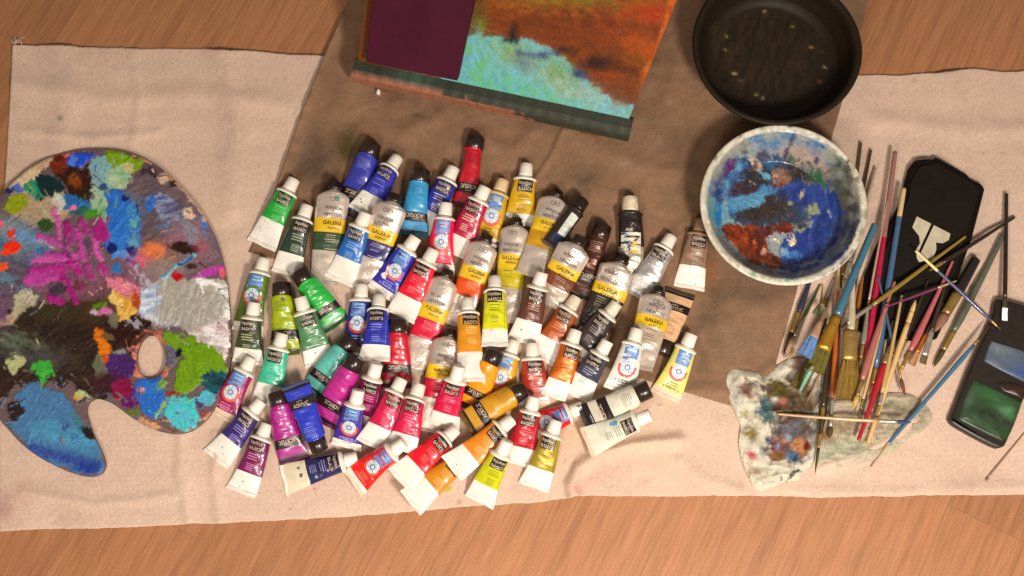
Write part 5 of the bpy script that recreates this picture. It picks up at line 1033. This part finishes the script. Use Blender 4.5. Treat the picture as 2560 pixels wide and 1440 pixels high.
T = [
 # --- top edge of the pile, laid first
 ('A', 932, 356, 864, 535, (52, 58, 150), 'deep blue dark-capped tube at the top left of the pile, cap pointing up right', {'text': (120, 130, 200)}),
 ('B', 1317, 409, 1300, 565, (196, 158, 24), 'mustard yellow white-capped tube with black name box, topmost yellow tube', {'text': (150, 118, 20), 'cf': .8}),
 ('W', 1258, 448, 1206, 608, (196, 156, 28), 'mustard yellow tube with blue panel and colour wheel, left of the topmost yellow tube', {'text': (140, 110, 20), 'capm': mat((222, 196, 150), rough=.45, var=.15), 'shm': mat((206, 176, 120), rough=.4)}),
 ('A', 1190, 341, 1158, 520, (168, 10, 38), 'crimson dark-capped tube standing out alone highest above the pile', {'r': .72, 'a1': .8, 'zones': None}),
 ('B', 1135, 416, 1060, 580, (48, 54, 150), 'ultramarine white-capped tube half hidden behind the pink tube with the colour wheel', {}),
 ('B', 1215, 463, 1138, 632, (162, 10, 62), 'crimson white-capped tube in the top row, right of the pink tube with the colour wheel', {'cf': .70}),
 ('A', 1052, 424, 1030, 588, (62, 148, 192), 'sky blue dark-capped tube in the top row of the pile', {'r': .9, 'text': (36, 100, 150)}),
 ('B', 992, 394, 900, 540, (48, 52, 160), 'ultramarine white-capped tube leaning right beside the deep blue dark-capped tube', {'text': (120, 130, 210)}),
 ('G', 838, 452, 812, 705, (52, 72, 50), 'silver tube with yellow band and dark green band near the top left', {'k': 1.02, 'text': (190, 190, 160), 'emblem': (70, 150, 110), 'tail': mat((196, 184, 170), rough=.4, metal=.35, var=.28, scale=45, bump=.3, bscale=110)}),
 ('G', 992, 478, 914, 715, (44, 40, 96), 'silver tube with yellow band and navy band, left of the sky blue tube', {'k': 1.02, 'text': (170, 170, 200)}),
 ('B', 735, 446, 653, 614, (34, 156, 60), 'bright green white-capped tube at the upper left corner of the pile', {'text': (120, 210, 130), 'cf': .56}),
 ('B', 768, 512, 716, 686, (36, 58, 44), 'very dark green white-capped tube right of the bright green one', {'text': (170, 180, 150), 'cf': .66}),
 ('B', 916, 527, 849, 700, (38, 102, 176), 'cerulean blue white-capped tube between the two upper silver tubes', {'text': (140, 180, 220), 'cf': .60}),
 ('W', 1116, 501, 1098, 672, (212, 22, 72), 'rose pink tube with colour wheel in the upper middle', {'text': (240, 120, 150)}),
 ('W', 1042, 588, 952, 734, (50, 46, 156), 'violet blue tube with colour wheel and a white paint splash, upper middle', {'text': (150, 150, 220), 'spots': [(-18, -60, 6, (232, 226, 222)), (-17, -72, 5, (232, 226, 222)), (-20, -80, 7, (232, 226, 222)), (-14, -82, 4, (232, 226, 222))]}),
 ('G', 1292, 543, 1262, 805, (186, 170, 24), 'silver tube with yellow band and lemon yellow band, below the mustard tubes', {'k': .92, 'text': (120, 110, 20)}),
 ('G', 1220, 584, 1136, 812, (206, 84, 30), 'silver tube with yellow band and vermilion orange band', {'k': .95, 'text': (240, 160, 110)}),
 ('G', 1394, 478, 1318, 700, (186, 142, 26), 'crinkled silver tube with yellow band and ochre gold band, silver tail folded', {'k': .95, 'text': (150, 110, 20), 'dent': 1.1}),
 ('X', 1456, 503, 1366, 628, (50, 34, 30), 'slim black tube with a white label stripe lying at the top right', {'r': .85, 'a1': .62, 'capm': DARKC, 'shm': DARKC, 'zones': [(0, 1, mat((48, 32, 28), rough=.25, coat=.5, var=.2))], 'extra': wlab, 'crimp': mat((90, 80, 74), rough=.4, var=.3), 'group': None}),
 ('A', 1508, 562, 1450, 745, (84, 52, 40), 'dark brown dark-capped tube squeezed between the umber silver tube and the crushed black tube', {'r': .8, 'text': (170, 140, 124), 'dent': 1.4, 'metalc': 1}),
 ('X', 1576, 491, 1572, 705, (40, 30, 28), 'crushed black tube with spotted white cap and a blue and yellow picture', {'k': 1.15, 'r': 1.02, 'a1': .85, 'dent': 1.6, 'zones': [(0, .42, OLDK), (.42, .50, BLK), (.50, 1, mat((190, 178, 160), rough=.32, metal=.45, var=.3, bump=.7, bscale=120))], 'shm': OLDK, 'capm': mat((222, 208, 180), rough=.5, var=.35, scale=150), 'extra': pict, 'group': None}),
 ('G', 1458, 580, 1365, 765, (104, 58, 36), 'silver tube with yellow band and umber brown band, wide flattened head', {'k': 1.06, 'text': (180, 140, 120)}),
 ('B', 1754, 548, 1722, 722, (134, 108, 88), 'grey beige white-tailed tube at the far right under the dish rim', {'text': (180, 156, 136), 'capm': mat((150, 120, 92), rough=.45, var=.15), 'shm': mat((150, 120, 92), rough=.45), 'cf': .62}),
 ('A', 1654, 884, 1702, 726, (226, 186, 148), 'pale peach tube lying upside down with its dark cap pointing down', {'r': .9, 'text': (170, 130, 100), 'k': 1.0, 'crimp': mat((60, 44, 34), rough=.5)}),
 ('B', 1680, 589, 1588, 742, (176, 176, 176), 'plain silver white-capped tube leaning right beside the crushed black tube', {'short': 1, 'zones': [(0, .68, SILV2), (.68, 1, mat((206, 204, 200), rough=.4, metal=.3, var=.2, bump=.3))], 'crimp': SILV2, 'text': (190, 190, 190), 'dx': -2}),
 ('G', 1561, 632, 1478, 830, (40, 30, 26), 'silver tube with yellow band and black band, wide head below the crushed black tube', {'k': 1.14, 'text': (150, 140, 110), 'tail': OLDK, 'dent': 1.0}),
 ('G', 1648, 722, 1592, 930, (176, 160, 140), 'crinkled silver tube with yellow band and pale band beside the peach tube', {'k': 1.04, 'dent': 1.4, 'text': (120, 110, 100)}),
 # --- second row
 ('G', 1121, 672, 1026, 925, (198, 26, 66), 'silver tube with yellow and rose red bands, upper of two red-banded ones', {'k': .98, 'text': (240, 130, 150)}),
 ('A', 995, 797, 990, 966, (176, 10, 44), 'deep crimson dark-capped tube with an upside down black band, centre of the pile', {'text': (150, 10, 34)}),
 ('B', 1086, 621, 1002, 790, (206, 18, 48), 'bright scarlet white-capped tube in the upper middle', {'text': (240, 110, 120), 'cf': .66}),
 ('W', 659, 645, 618, 830, (86, 110, 30), 'olive green tube with colour wheel on the left edge', {'text': (150, 170, 80), 'short': 1}),
 ('A', 703, 706, 712, 886, (150, 164, 16), 'yellow green dark-capped tube near the left edge', {'text': (110, 124, 16), 'spots': [(10, -7, 5, (90, 96, 60))]}),
 ('B', 635, 751, 620, 905, (52, 64, 34), 'dark olive white-capped tube on the left edge', {'text': (190, 186, 150), 'cf': .72}),
 ('A', 746, 676, 838, 814, (40, 164, 66), 'bright green dark-capped tube with its cap pointing up left', {'text': (24, 120, 50)}),
 ('B', 748, 738, 800, 905, (72, 122, 84), 'sage green white-capped tube leaning left', {'text': (160, 190, 150), 'cf': .72}),
 ('W', 904, 711, 896, 888, (38, 38, 116), 'navy blue tube with colour wheel left of centre', {'text': (170, 180, 220)}),
 ('B', 948, 744, 934, 912, (44, 50, 152), 'royal blue white-capped tube upright beside the navy tube with colour wheel', {'text': (130, 140, 220), 'cf': .74}),
 ('G', 1128, 821, 1066, 1078, (182, 14, 56), 'silver tube with yellow and crimson bands, lower of two red-banded ones', {'k': .98, 'text': (240, 130, 150), 'tail': mat((216, 204, 190), rough=.4, metal=.3, var=.2, bump=.3)}),
 ('W', 1286, 851, 1232, 1020, (206, 152, 34), 'orange yellow tube with colour wheel right of centre', {'text': (160, 110, 30), 'short': 1}),
 ('A', 1242, 870, 1172, 1022, (224, 148, 22), 'orange dark-capped tube right of centre leaning right', {'text': (190, 110, 16), 'k': 1.02}),
 ('B', 1169, 751, 1178, 965, (208, 142, 34), 'golden orange white-capped tube with long silver tail in the centre', {'text': (240, 196, 120), 'cf': .60, 'a1': .92}),
 ('B', 1237, 697, 1237, 878, (204, 204, 28), 'lemon yellow white-capped tube standing upright in the centre', {'text': (120, 120, 30), 'cf': .74, 'a1': .85}),
 ('B', 1442, 741, 1350, 895, (164, 80, 34), 'rust brown white-capped tube with name box, cap pointing up right', {'text': (226, 160, 120), 'capm': mat((222, 208, 186), rough=.45, var=.3, scale=150)}),
 ('B', 1357, 674, 1308, 850, (86, 48, 36), 'dark chocolate brown white-capped tube above the reddish brown one', {'text': (190, 140, 120), 'cf': .62}),
 ('B', 1547, 752, 1440, 890, (52, 44, 44), 'charcoal black white-capped tube with a paint-dotted cap', {'text': (150, 140, 134), 'capm': mat((216, 206, 186), rough=.45, var=.35, scale=180), 'cf': .8}),
 ('B', 1330, 857, 1336, 1010, (160, 52, 34), 'brick red white-capped tube standing upright right of the colour-wheel orange tube', {'text': (236, 150, 130), 'cf': .92}),
 ('B', 1523, 846, 1442, 990, (58, 60, 78), 'slate grey white-capped tube with wide white tail', {'text': (160, 160, 176), 'cf': .56}),
 ('B', 1441, 823, 1383, 992, (198, 104, 36), 'copper orange crinkled white-capped tube beside the slate grey tube', {'text': (240, 180, 130), 'cf': .70, 'metalc': 1, 'dent': 1.0, 'a1': .82}),
 ('W', 1594, 821, 1548, 975, (214, 214, 204), 'white tube with colour wheel and grey print', {'text': (110, 110, 100)}),
 ('W', 1732, 831, 1663, 990, (214, 206, 116), 'pale lemon tube with colour wheel, rightmost of the lower tubes', {'text': (110, 110, 50), 'tail': mat((222, 196, 168), rough=.45, var=.1), 'crimp': mat((222, 196, 168), rough=.45)}),
 # --- third row
 ('B', 706, 831, 664, 1012, (64, 176, 142), 'turquoise green white-capped tube on the left side', {'text': (120, 210, 180), 'cf': .66}),
 ('A', 880, 843, 782, 985, (104, 186, 176), 'pale turquoise dark-capped tube leaning right', {'text': (70, 150, 146)}),
 ('B', 944, 901, 900, 1060, (124, 14, 78), 'plum white-capped tube half hidden beside the orchid pink dark-capped tube', {'text': (220, 130, 170), 'cf': .85}),
 ('A', 895, 885, 806, 1060, (178, 48, 136), 'orchid pink dark-capped tube leaning right', {'text': (140, 30, 106)}),
 ('W', 628, 893, 553, 1046, (136, 18, 82), 'magenta tube with colour wheel next to the palette edge', {'text': (222, 130, 170), 'tail': mat((214, 192, 168), rough=.45), 'crimp': mat((214, 192, 168), rough=.45)}),
 ('B', 653, 1001, 538, 1150, (56, 40, 110), 'indigo violet white-capped tube at the lower left', {'text': (160, 150, 210), 'cf': .60}),
 ('B', 667, 1059, 601, 1233, (110, 22, 82), 'dark plum white-capped tube, lowest at the left', {'text': (214, 140, 180), 'cf': .66}),
 ('A', 690, 977, 736, 1150, (150, 18, 120), 'magenta purple dark-capped tube beside the royal blue upside down one', {'text': (214, 110, 190)}),
 ('A', 797, 1118, 738, 958, (48, 62, 176), 'royal blue tube lying upside down with its dark cap pointing down', {'text': (140, 150, 230), 'k': .93}),
 ('W', 898, 966, 864, 1124, (72, 52, 138), 'violet tube with colour wheel in the lower left middle', {'text': (180, 160, 220)}),
 ('B', 1150, 907, 1108, 1076, (186, 16, 66), 'raspberry white-capped tube right of the lower red-banded silver tube', {'text': (240, 120, 150), 'cf': .72}),
 ('B', 1004, 947, 926, 1114, (190, 22, 78), 'raspberry pink white-capped tube, left of an overlapping pair', {'text': (240, 130, 160), 'cf': .66}),
 ('B', 1049, 961, 1000, 1125, (196, 10, 74), 'cherry pink white-capped tube with a red dot on its cap, right of an overlapping pair', {'text': (240, 120, 150), 'cf': .72}),
 ('W', 1458, 1017, 1334, 1072, (180, 24, 30), 'red tube with colour wheel lying almost sideways under the pale tubes', {'text': (240, 120, 110), 'short': 1}),
 ('A', 1309, 972, 1164, 1062, (188, 140, 34), 'ochre dark-capped tube lying nearly sideways', {'text': (150, 110, 20), 'a1': .9}),
 ('B', 1337, 987, 1294, 1160, (166, 20, 38), 'dark crimson white-capped tube in the lower row beside the sideways red tube', {'text': (236, 120, 130), 'cf': .70}),
 ('A', 1630, 968, 1462, 1048, (212, 208, 190), 'white dark-capped tube lying sideways at the lower right', {'text': (110, 106, 96), 'crimp': mat((52, 44, 46), rough=.5), 'zones': [(0, .50, plastic((214, 210, 192))), (.50, .69, BLK), (.69, .86, plastic((206, 200, 180))), (.86, 1, BLK)]}),
 ('B', 1632, 1034, 1468, 1106, (214, 214, 198), 'white white-capped tube with a blue smear lying sideways at the lower right', {'text': (140, 140, 130), 'cf': .74, 'spots': [(-20, -44, 7, (90, 150, 190)), (-23, -54, 5, (110, 170, 200))], 'tail': mat((218, 218, 202), rough=.4, var=.1), 'crimp': mat((214, 190, 160), rough=.5)}),
 ('B', 893, 1143, 706, 1200, (38, 36, 84), 'navy white-capped tube lying sideways with its cap to the right', {'text': (150, 150, 190), 'cf': .60, 'spots': [(8, -103, 5, (90, 110, 120)), (-12, -106, 4, (90, 110, 130))], 'tail': mat((222, 208, 180), rough=.45, var=.1)}),
 ('W', 1014, 1102, 879, 1212, (220, 34, 30), 'bright red tube with colour wheel in the bottom row', {'text': (244, 130, 110), 'crimp': mat((222, 206, 180), rough=.5)}),
 ('B', 1136, 1076, 990, 1206, (212, 22, 44), 'scarlet white-capped tube with red smeared cap in the bottom row', {'text': (244, 120, 120), 'cf': .66}),
 ('B', 1172, 1138, 1018, 1264, (196, 130, 30), 'golden ochre white-capped tube, lowest in the middle of the bottom row', {'text': (236, 176, 100), 'cf': .60}),
 ('B', 1280, 1048, 1128, 1172, (214, 132, 30), 'orange white-capped tube in the bottom row, cap pointing up right', {'text': (240, 180, 120), 'cf': .64}),
 ('B', 1272, 1094, 1195, 1262, (188, 190, 20), 'yellow green white-capped tube at the bottom edge of the pile', {'text': (120, 124, 24), 'cf': .66}),
 ('B', 1393, 1047, 1334, 1218, (164, 144, 54), 'olive gold white-capped tube, rightmost of the bottom row', {'text': (200, 180, 100), 'cf': .66, 'metalc': 1}),
]
for s_ in T: tube(s_)
for o in [o for o in bpy.data.objects if o.get('group') == 'None']: del o['group']

# ================================================================== BRUSHES
FERR = mat((170, 138, 78), rough=.32, metal=.6, var=.25)
FERS = mat((186, 178, 164), rough=.3, metal=.7, var=.2)
WOODC = (206, 170, 112)
def tg(g): return g
def brush(H, F, B, Tp, wh, wf, wb, hc, label, tip=None, tipf=0.0, fer=FERR, bc=(90, 74, 30), shape='round', cat='paintbrush', endk=.5, zoff=0, hr=.35, group='paint brushes piled on the cloth', boxy=False):
    """H handle end, F handle/ferrule, B ferrule/bristle, Tp bristle tip: photo pixels; widths in photo pixels"""
    cx, cy = (H[0]+Tp[0])/2, (H[1]+Tp[1])/2; k = SCL(cx, cy, .012)*1000
    a0 = V(*H, .012); b0 = V(*Tp, .012)
    def prj(p): q = V(*p, .012); return (q-a0).dot((b0-a0).normalized())*1000
    L = (b0-a0).length*1000; sF, sB = prj(F), prj(B)
    rmax = max(wh, wf)*k/2
    def prof(t):
        s = t*L
        if s < sF: q = wh*k/2*(endk+(1-endk)*min(1, s/max(sF*.75, 1)))
        elif s < sB: q = wf*k/2
        else: q = wb*k/2
        return q/1000, min(q, rmax)/1000
    za, zb = settle(a0.xy, b0.xy, prof, slack=.0022); za += zoff; zb += zoff
    za = min(za, .045); zb = min(zb, .045)
    a = V(*H, za+rmax/1000); b = V(*Tp, zb+rmax/1000); stamp(a.xy, b.xy, za, zb, prof)
    L2 = (a.xy-b.xy).length*1000; sc_ = L2/L
    bend = 0
    root = thing('paintbrush' if cat == 'paintbrush' else cat.replace(' ', '_'), label, cat, (a.x, a.y, za), group)
    d = (a.xy-b.xy).normalized(); root.rotation_euler = (math.atan2(za-zb, L2*.001), 0, math.atan2(d.y, d.x)-math.pi/2)
    n_ = 20
    def lathe(name, rings, m, parent=root, mi=None, mats=None, jag=0):
        vs = []
        for q, (s, rx, rz) in enumerate(rings):
            for j in range(n_):
                t = 2*math.pi*j/n_; e = jag*(random.random()) if q == len(rings)-1 else 0
                vs.append(((rx*math.sin(t)+bend*4*max(0, s/L)*(1-min(1, s/L)))*.001, -(s*sc_-e)*.001, (rmax+rz*math.cos(t))*.001))
        fs = [q[::-1] for q in grid_faces(len(rings), n_, True)]; fs.append(tuple(range(n_))); fs.append(tuple((len(rings)-1)*n_+j for j in range(n_))[::-1])
        midx = None
        if mi: midx = [x for x in mi for _ in range(n_)]+[mi[0], mi[-1]]
        return mk(name, vs, fs, mats or m, parent, midx=midx)
    bend = random.choice((-1, 1))*random.uniform(.3, 1.3)*min(1, L/180)
    if tuple(hc) != WOODC: hc = tuple(int(q*.86+6) for q in hc)
    hm = plastic(hc) if tuple(hc) != WOODC else mat(WOODC, rough=.55, var=.16, scale=50)
    rh = wh*k/2
    ts = sorted(set([0, .006, .02, tipf]+list(np.linspace(0, 1, 16)))); rings = []
    for t in ts:
        q = endk+(1-endk)*min(1, (t/.8))**1.25
        if t > .86: q = q*(1-(t-.86)/.14*(1-min(1, wf/wh)))
        if t < .006: q *= .55
        rings.append((t*sF, rh*q, rh*q))
    mi = [0 if (tip and (ts[i]+ts[i+1])/2 < tipf) else (1 if tip else 0) for i in range(len(ts)-1)]
    lathe('handle', rings, None, mi=mi, mats=[mat(tip, rough=.5, var=.12), hm] if tip else [hm])
    if Tp == F: return root
    rf = wf*k/2; rb = wb*k/2; flat = shape in ('flat', 'fan')
    z1 = rf*(.42 if flat else 1)
    f0 = min(rf, rh)*1.05 if not boxy else rf*.97
    FR = [(sF-1.0, f0, min(rh, z1*1.3) if boxy else f0)]
    for q, e in ((.1, 0), (.14, .05), (.18, 0), (.24, 0), (.28, .05), (.32, 0), (.5, 0), (.78, 0), (.82, .03), (.86, 0), (1, 0)):
        w_ = f0+(rf-f0)*q; h_ = FR[0][2]+(z1-FR[0][2])*q; FR.append((sF+(sB-sF)*q, w_*(1+e), h_*(1+e)))
    fl_ = lathe('ferrule', FR, fer)
    bl = L-sB
    if shape == 'round': rg = [(sB-1, rf*.92, rf*.92), (sB+bl*.25, rb, rb), (sB+bl*.6, rb*.8, rb*.8), (sB+bl*.88, rb*.35, rb*.35), (L, rb*.06, rb*.06)]
    elif shape == 'flat': rg = [(sB-1, rf*.96, z1*.8), (sB+bl*.3, (rf+rb)/2, z1*.95), (sB+bl*.75, rb, z1*.6), (L-.5, rb*.97, z1*.3), (L, rb*.9, z1*.12)]
    else: rg = [(sB-1, rf*.9, z1*.8), (sB+bl*.3, rb*.62, z1*.5), (sB+bl*.7, rb*.95, z1*.3), (sB+bl*.9, rb, z1*.2), (L, rb*.9, z1*.1)]
    bo = lathe('bristles', rg, mat(bc, rough=.75, var=.35, scale=400, bump=.6, bscale=600), jag=2.5 if flat else 0)
    if flat:   # loose hair strands over the bristle body
        vs = []; fs = []
        for q in range(46):
            u = random.uniform(-1, 1); x0 = u*rf*.93+bend*4*(sB/L)*(1-sB/L); x1 = u*rb*1.0+random.uniform(-.6, .6); e = random.uniform(.9, 1.03); w = .28
            for (s, x, z) in ((sB, x0, z1*.85), (sB+bl*.5, (x0+x1)/2, z1*.92*math.sqrt(max(.05, 1-u*u))), (sB+bl*e, x1, z1*.35)):
                vs += [((x-w)*.001, -s*sc_*.001, (rmax+z)*.001), ((x+w)*.001, -s*sc_*.001, (rmax+z)*.001), (x*.001, -s*sc_*.001, (rmax+z+.4)*.001)]
            k0 = len(vs)-9
            for h in (0, 3):
                for e_ in range(3): fs.append((k0+h+e_, k0+h+(e_+1) % 3, k0+h+3+(e_+1) % 3, k0+h+3+e_))
        mk('stray_hairs', vs, fs, mat(tuple(min(255, int(q*1.35)) for q in bc), rough=.7, var=.3, scale=300), bo)
    return root
# underlayer first
brush((2104, 760), (2090, 880), (2086, 905), (2080, 950), 12, 10, 12, (74, 84, 60), 'dark grey green handled brush under the widest flat brush', bc=(60, 50, 26))
brush((2180, 700), (2168, 880), (2164, 910), (2158, 960), 12, 10, 11, (120, 84, 30), 'brown handled brush beneath the crimson handled one', bc=(70, 56, 26))
brush((2232, 800), (2212, 930), (2206, 960), (2198, 1000), 12, 10, 12, (60, 44, 30), 'dark brown handled brush beneath the pale yellow wood one', bc=(96, 76, 40))
brush((2070, 790), (2022, 905), (2012, 930), (1998, 960), 11, 10, 13, (86, 66, 34), 'brown handled brush beneath the teal flat brush', bc=(74, 62, 30))
brush((2320, 700), (2262, 850), (2250, 880), (2240, 905), 12, 10, 11, (50, 36, 22), 'blackish handled brush between the wood stick and the rose pink handle', bc=(120, 84, 50))
brush((2153, 356), (2118, 640), (2110, 690), (2102, 722), 13, 10, 10, (92, 72, 30), 'olive brown brush handle sticking out highest above the dish rim')
brush((2178, 374), (2140, 600), (2128, 660), (2118, 690), 12, 10, 10, (60, 50, 36), 'dark brown brush handle beside the olive one at the dish rim')
brush((2191, 420), (2136, 660), (2122, 700), (2108, 724), 13, 14, 15, (206, 186, 158), 'cream brush handle running down along the right of the dish rim', fer=mat((214, 204, 176), rough=.4), bc=(206, 196, 160))
brush((2030, 690), (2001, 782), (1984, 834), (1958, 892), 17, 14, 13, (52, 56, 82), 'dark slate blue handled brush, leftmost under the dish', bc=(60, 50, 30))
brush((2050, 712), (2006, 800), (1986, 842), (1960, 892), 9, 8, 14, (80, 122, 34), 'thin green handled brush with a dirty pink tip', fer=FERS, bc=(176, 138, 118))
brush((2014, 790), (1982, 872), (1976, 886), (1970, 904), 8, 8, 8, (196, 164, 136), 'short pale pinkish stick beside the green handled brush', bc=(170, 150, 130))
brush((2084, 698), (2064, 745), (2058, 764), (2048, 800), 10, 12, 12, (190, 180, 160), 'pale ribbed handle just under the dish rim', bc=(130, 100, 80))
brush((2044, 880), (2030, 900), (2010, 930), (1990, 975), 30, 34, 40, (90, 76, 34), 'dark olive flat brush under the blue caked one', shape='flat', fer=mat((90, 78, 34), rough=.5), bc=(84, 70, 30))
brush((2019, 1003), (2050, 935), (2058, 918), (2064, 900), 6, 6, 6, (204, 150, 110), 'thin orange pink handle above the white rag', bc=(150, 110, 60))
brush((2084, 800), (2050, 1085), (2044, 1120), (2037, 1187), 18, 8, 7, (34, 24, 16), 'long black handled brush whose thin tip reaches lowest beside the white rag', bc=(70, 56, 26))
brush((2074, 820), (2060, 1020), (2056, 1050), (2052, 1080), 13, 10, 12, (60, 46, 26), 'dark brown handled brush lying along the black handled one', bc=(60, 54, 24))
brush((2097, 664), (2078, 996), (2075, 1068), (2074, 1096), 15, 10, 14, (206, 100, 32), 'orange handled brush with cream end and long silver ferrule', tip=(206, 176, 120), tipf=.19, fer=FERS, bc=(76, 66, 22))
brush((2157, 690), (2140, 800), (2134, 840), (2130, 880), 14, 13, 13, (150, 96, 24), 'amber handled brush under the crossing long brushes')
brush((2143, 716), (2128, 790), (2126, 810), (2122, 840), 9, 8, 8, (208, 126, 88), 'thin salmon handled brush between blue and amber handles')
brush((2133, 660), (2124, 826), (2125, 901), (2118, 1002), 20, 38, 60, (206, 192, 160), 'widest flat brush with gold ferrule and olive bristles', shape='flat', bc=(112, 88, 28), boxy=True)
brush((2188, 560), (2100, 795), (2063, 878), (2035, 930), 22, 38, 46, (62, 118, 142), 'big teal blue handled flat brush slanting down left from the dish', shape='flat', fer=mat((176, 132, 40), rough=.3, metal=.6, var=.2), bc=(88, 82, 26), endk=.75)
brush((2066, 770), (2046, 800), (2030, 842), (2010, 892), 12, 26, 36, (140, 104, 80), 'wide brush whose bristles are caked in bright blue paint', shape='flat', fer=mat((150, 116, 92), rough=.5, var=.3), bc=(78, 106, 146))
brush((2056, 715), (2055, 758), (2053, 776), (2050, 812), 6, 12, 42, (206, 168, 76), 'fan brush with grey green spread bristles', shape='fan', bc=(132, 132, 100))
brush((2001, 975), (2032, 915), (2034, 911), (2036, 906), 15, 12, 10, (110, 168, 142), 'short turquoise handle end above the white rag', bc=(110, 160, 140))
brush((2260, 470), (2191, 922), (2184, 960), (2174, 1020), 19, 12, 13, (72, 106, 148), 'long blue handled brush with cream end pointing up', tip=(206, 178, 128), tipf=.165, bc=(160, 90, 26), endk=.65)
brush((2238, 378), (2164, 905), (2158, 940), (2152, 975), 17, 13, 12, (184, 16, 62), 'crimson handled brush with faded mauve end, highest pointing brush', tip=(150, 104, 94), tipf=.42, endk=.7)
brush((2226, 470), (2170, 752), (2168, 768), (2166, 790), 6, 6, 6, (210, 168, 150), 'very thin pale pink brush along the crimson handle')
brush((2170, 768), (2157, 862), (2152, 895), (2148, 918), 14, 9, 9, (140, 134, 116), 'short grey handled brush left of the crimson handle')
brush((2196, 690), (2229, 868), (2254, 948), (2263, 992), 9, 7, 11, (70, 96, 124), 'thin blue handled brush leaning the other way with reddish bristles', bc=(120, 66, 46))
brush((2146, 1101), (2206, 905), (2216, 880), (2226, 860), 17, 14, 12, (190, 12, 36), 'red handled brush with its end pointing down', endk=.55)
brush((2218, 760), (2158, 1000), (2152, 1022), (2146, 1042), 8, 7, 7, WOODC, 'thin bare wood brush beside the red handle')
brush((2237, 704), (2158, 956), (2146, 992), (2133, 1024), 19, 10, 14, (190, 112, 100), 'salmon pink handled brush with belly swelling near its ferrule', shape='round', bc=(206, 166, 90), endk=.38)
brush((2170, 1107), (2272, 800), (2280, 775), (2291, 746), 14, 12, 12, WOODC, 'bare wood stick, thicker one reaching onto the grey green rag', bc=WOODC, endk=.8, fer=mat(WOODC, rough=.5))
brush((2255, 738), (2206, 985), (2198, 1012), (2192, 1040), 12, 9, 9, (212, 176, 112), 'pale yellow wood brush in the middle of the fan of handles', fer=FERS, bc=(150, 120, 60))
brush((2382, 652), (2275, 880), (2253, 920), (2248, 932), 18, 10, 8, (206, 104, 112), 'rose pink handled brush right of the wood sticks', endk=.36, bc=(170, 140, 80))
brush((2357, 756), (2318, 838), (2296, 884), (2278, 912), 13, 12, 20, (60, 40, 24), 'dark handled flat brush with orange ferrule and tan bristles', fer=mat((190, 110, 34), rough=.3, metal=.5), shape='flat', bc=(130, 96, 66))
brush((2364, 712), (2341, 832), (2316, 892), (2306, 910), 13, 17, 18, (56, 44, 26), 'black handled flat brush with bright patterned silver ferrule', fer=FERS, shape='flat', bc=(84, 66, 44))
brush((2438, 650), (2392, 740), (2364, 790), (2336, 832), 27, 24, 26, (26, 20, 14), 'fat black handled brush with brown bristles', bc=(138, 100, 78), endk=.9)
brush((2507, 590), (2374, 826), (2352, 872), (2334, 918), 21, 15, 14, (96, 100, 84), 'long grey green glossy handled brush at the right', bc=(70, 64, 26), endk=.62)
brush((2536, 543), (2352, 662), (2330, 672), (2318, 680), 12, 9, 9, (44, 28, 14), 'dark brown stick leaning onto the case from the right', endk=.6)
brush((2516, 484), (2513, 748), (2512, 772), (2511, 803), 11, 14, 14, (34, 24, 14), 'black upright brush with white loaded tip resting on the watercolour box', fer=mat((74, 62, 50), rough=.4, metal=.3), bc=(232, 214, 200), shape='flat', endk=.85)
brush((2414, 591), (2180, 768), (2116, 810), (2096, 824), 12, 10, 8, (156, 130, 44), 'olive gold handled brush crossing over the others with silver ferrule', fer=FERS, bc=(60, 40, 26), endk=.6)
brush((2206, 771), (2347, 720), (2382, 705), (2394, 701), 8, 6, 5, (128, 52, 96), 'thin purple handled brush crossing the wood sticks', fer=mat((222, 190, 150), rough=.3, metal=.5), bc=(190, 160, 140))
brush((2288, 626), (2480, 802), (2494, 816), (2504, 826), 11, 6, 4, (76, 80, 112), 'slate blue handled brush with cream end crossing toward the watercolour box', tip=(222, 210, 150), tipf=.29, bc=(90, 70, 70), endk=.6)
brush((2220, 1110), (2427, 851), (2438, 842), (2478, 812), 12, 8, 7, (66, 122, 160), 'bright blue handled brush lying apart toward the watercolour box', bc=(60, 48, 24), endk=.7)
brush((2178, 1168), (2222, 1107), (2223, 1105), (2224, 1103), 6, 6, 5, (196, 158, 124), 'slim tan stick end below the bright blue handle', fer=mat((196, 158, 124), rough=.5))
brush((1945, 1035), (2198, 1051), (2246, 1058), (2280, 1056), 10, 9, 11, (222, 176, 124), 'natural wood brush lying level across the rags with blue bristles', fer=FERS, bc=(50, 66, 116), endk=.6)
brush((2575, 1066), (2470, 1194), (2468, 1196), (2464, 1202), 5, 5, 8, (186, 152, 122), 'thin tan stick alone at the lower right corner', fer=mat((186, 152, 122), rough=.5), bc=(140, 104, 76), cat='stick')
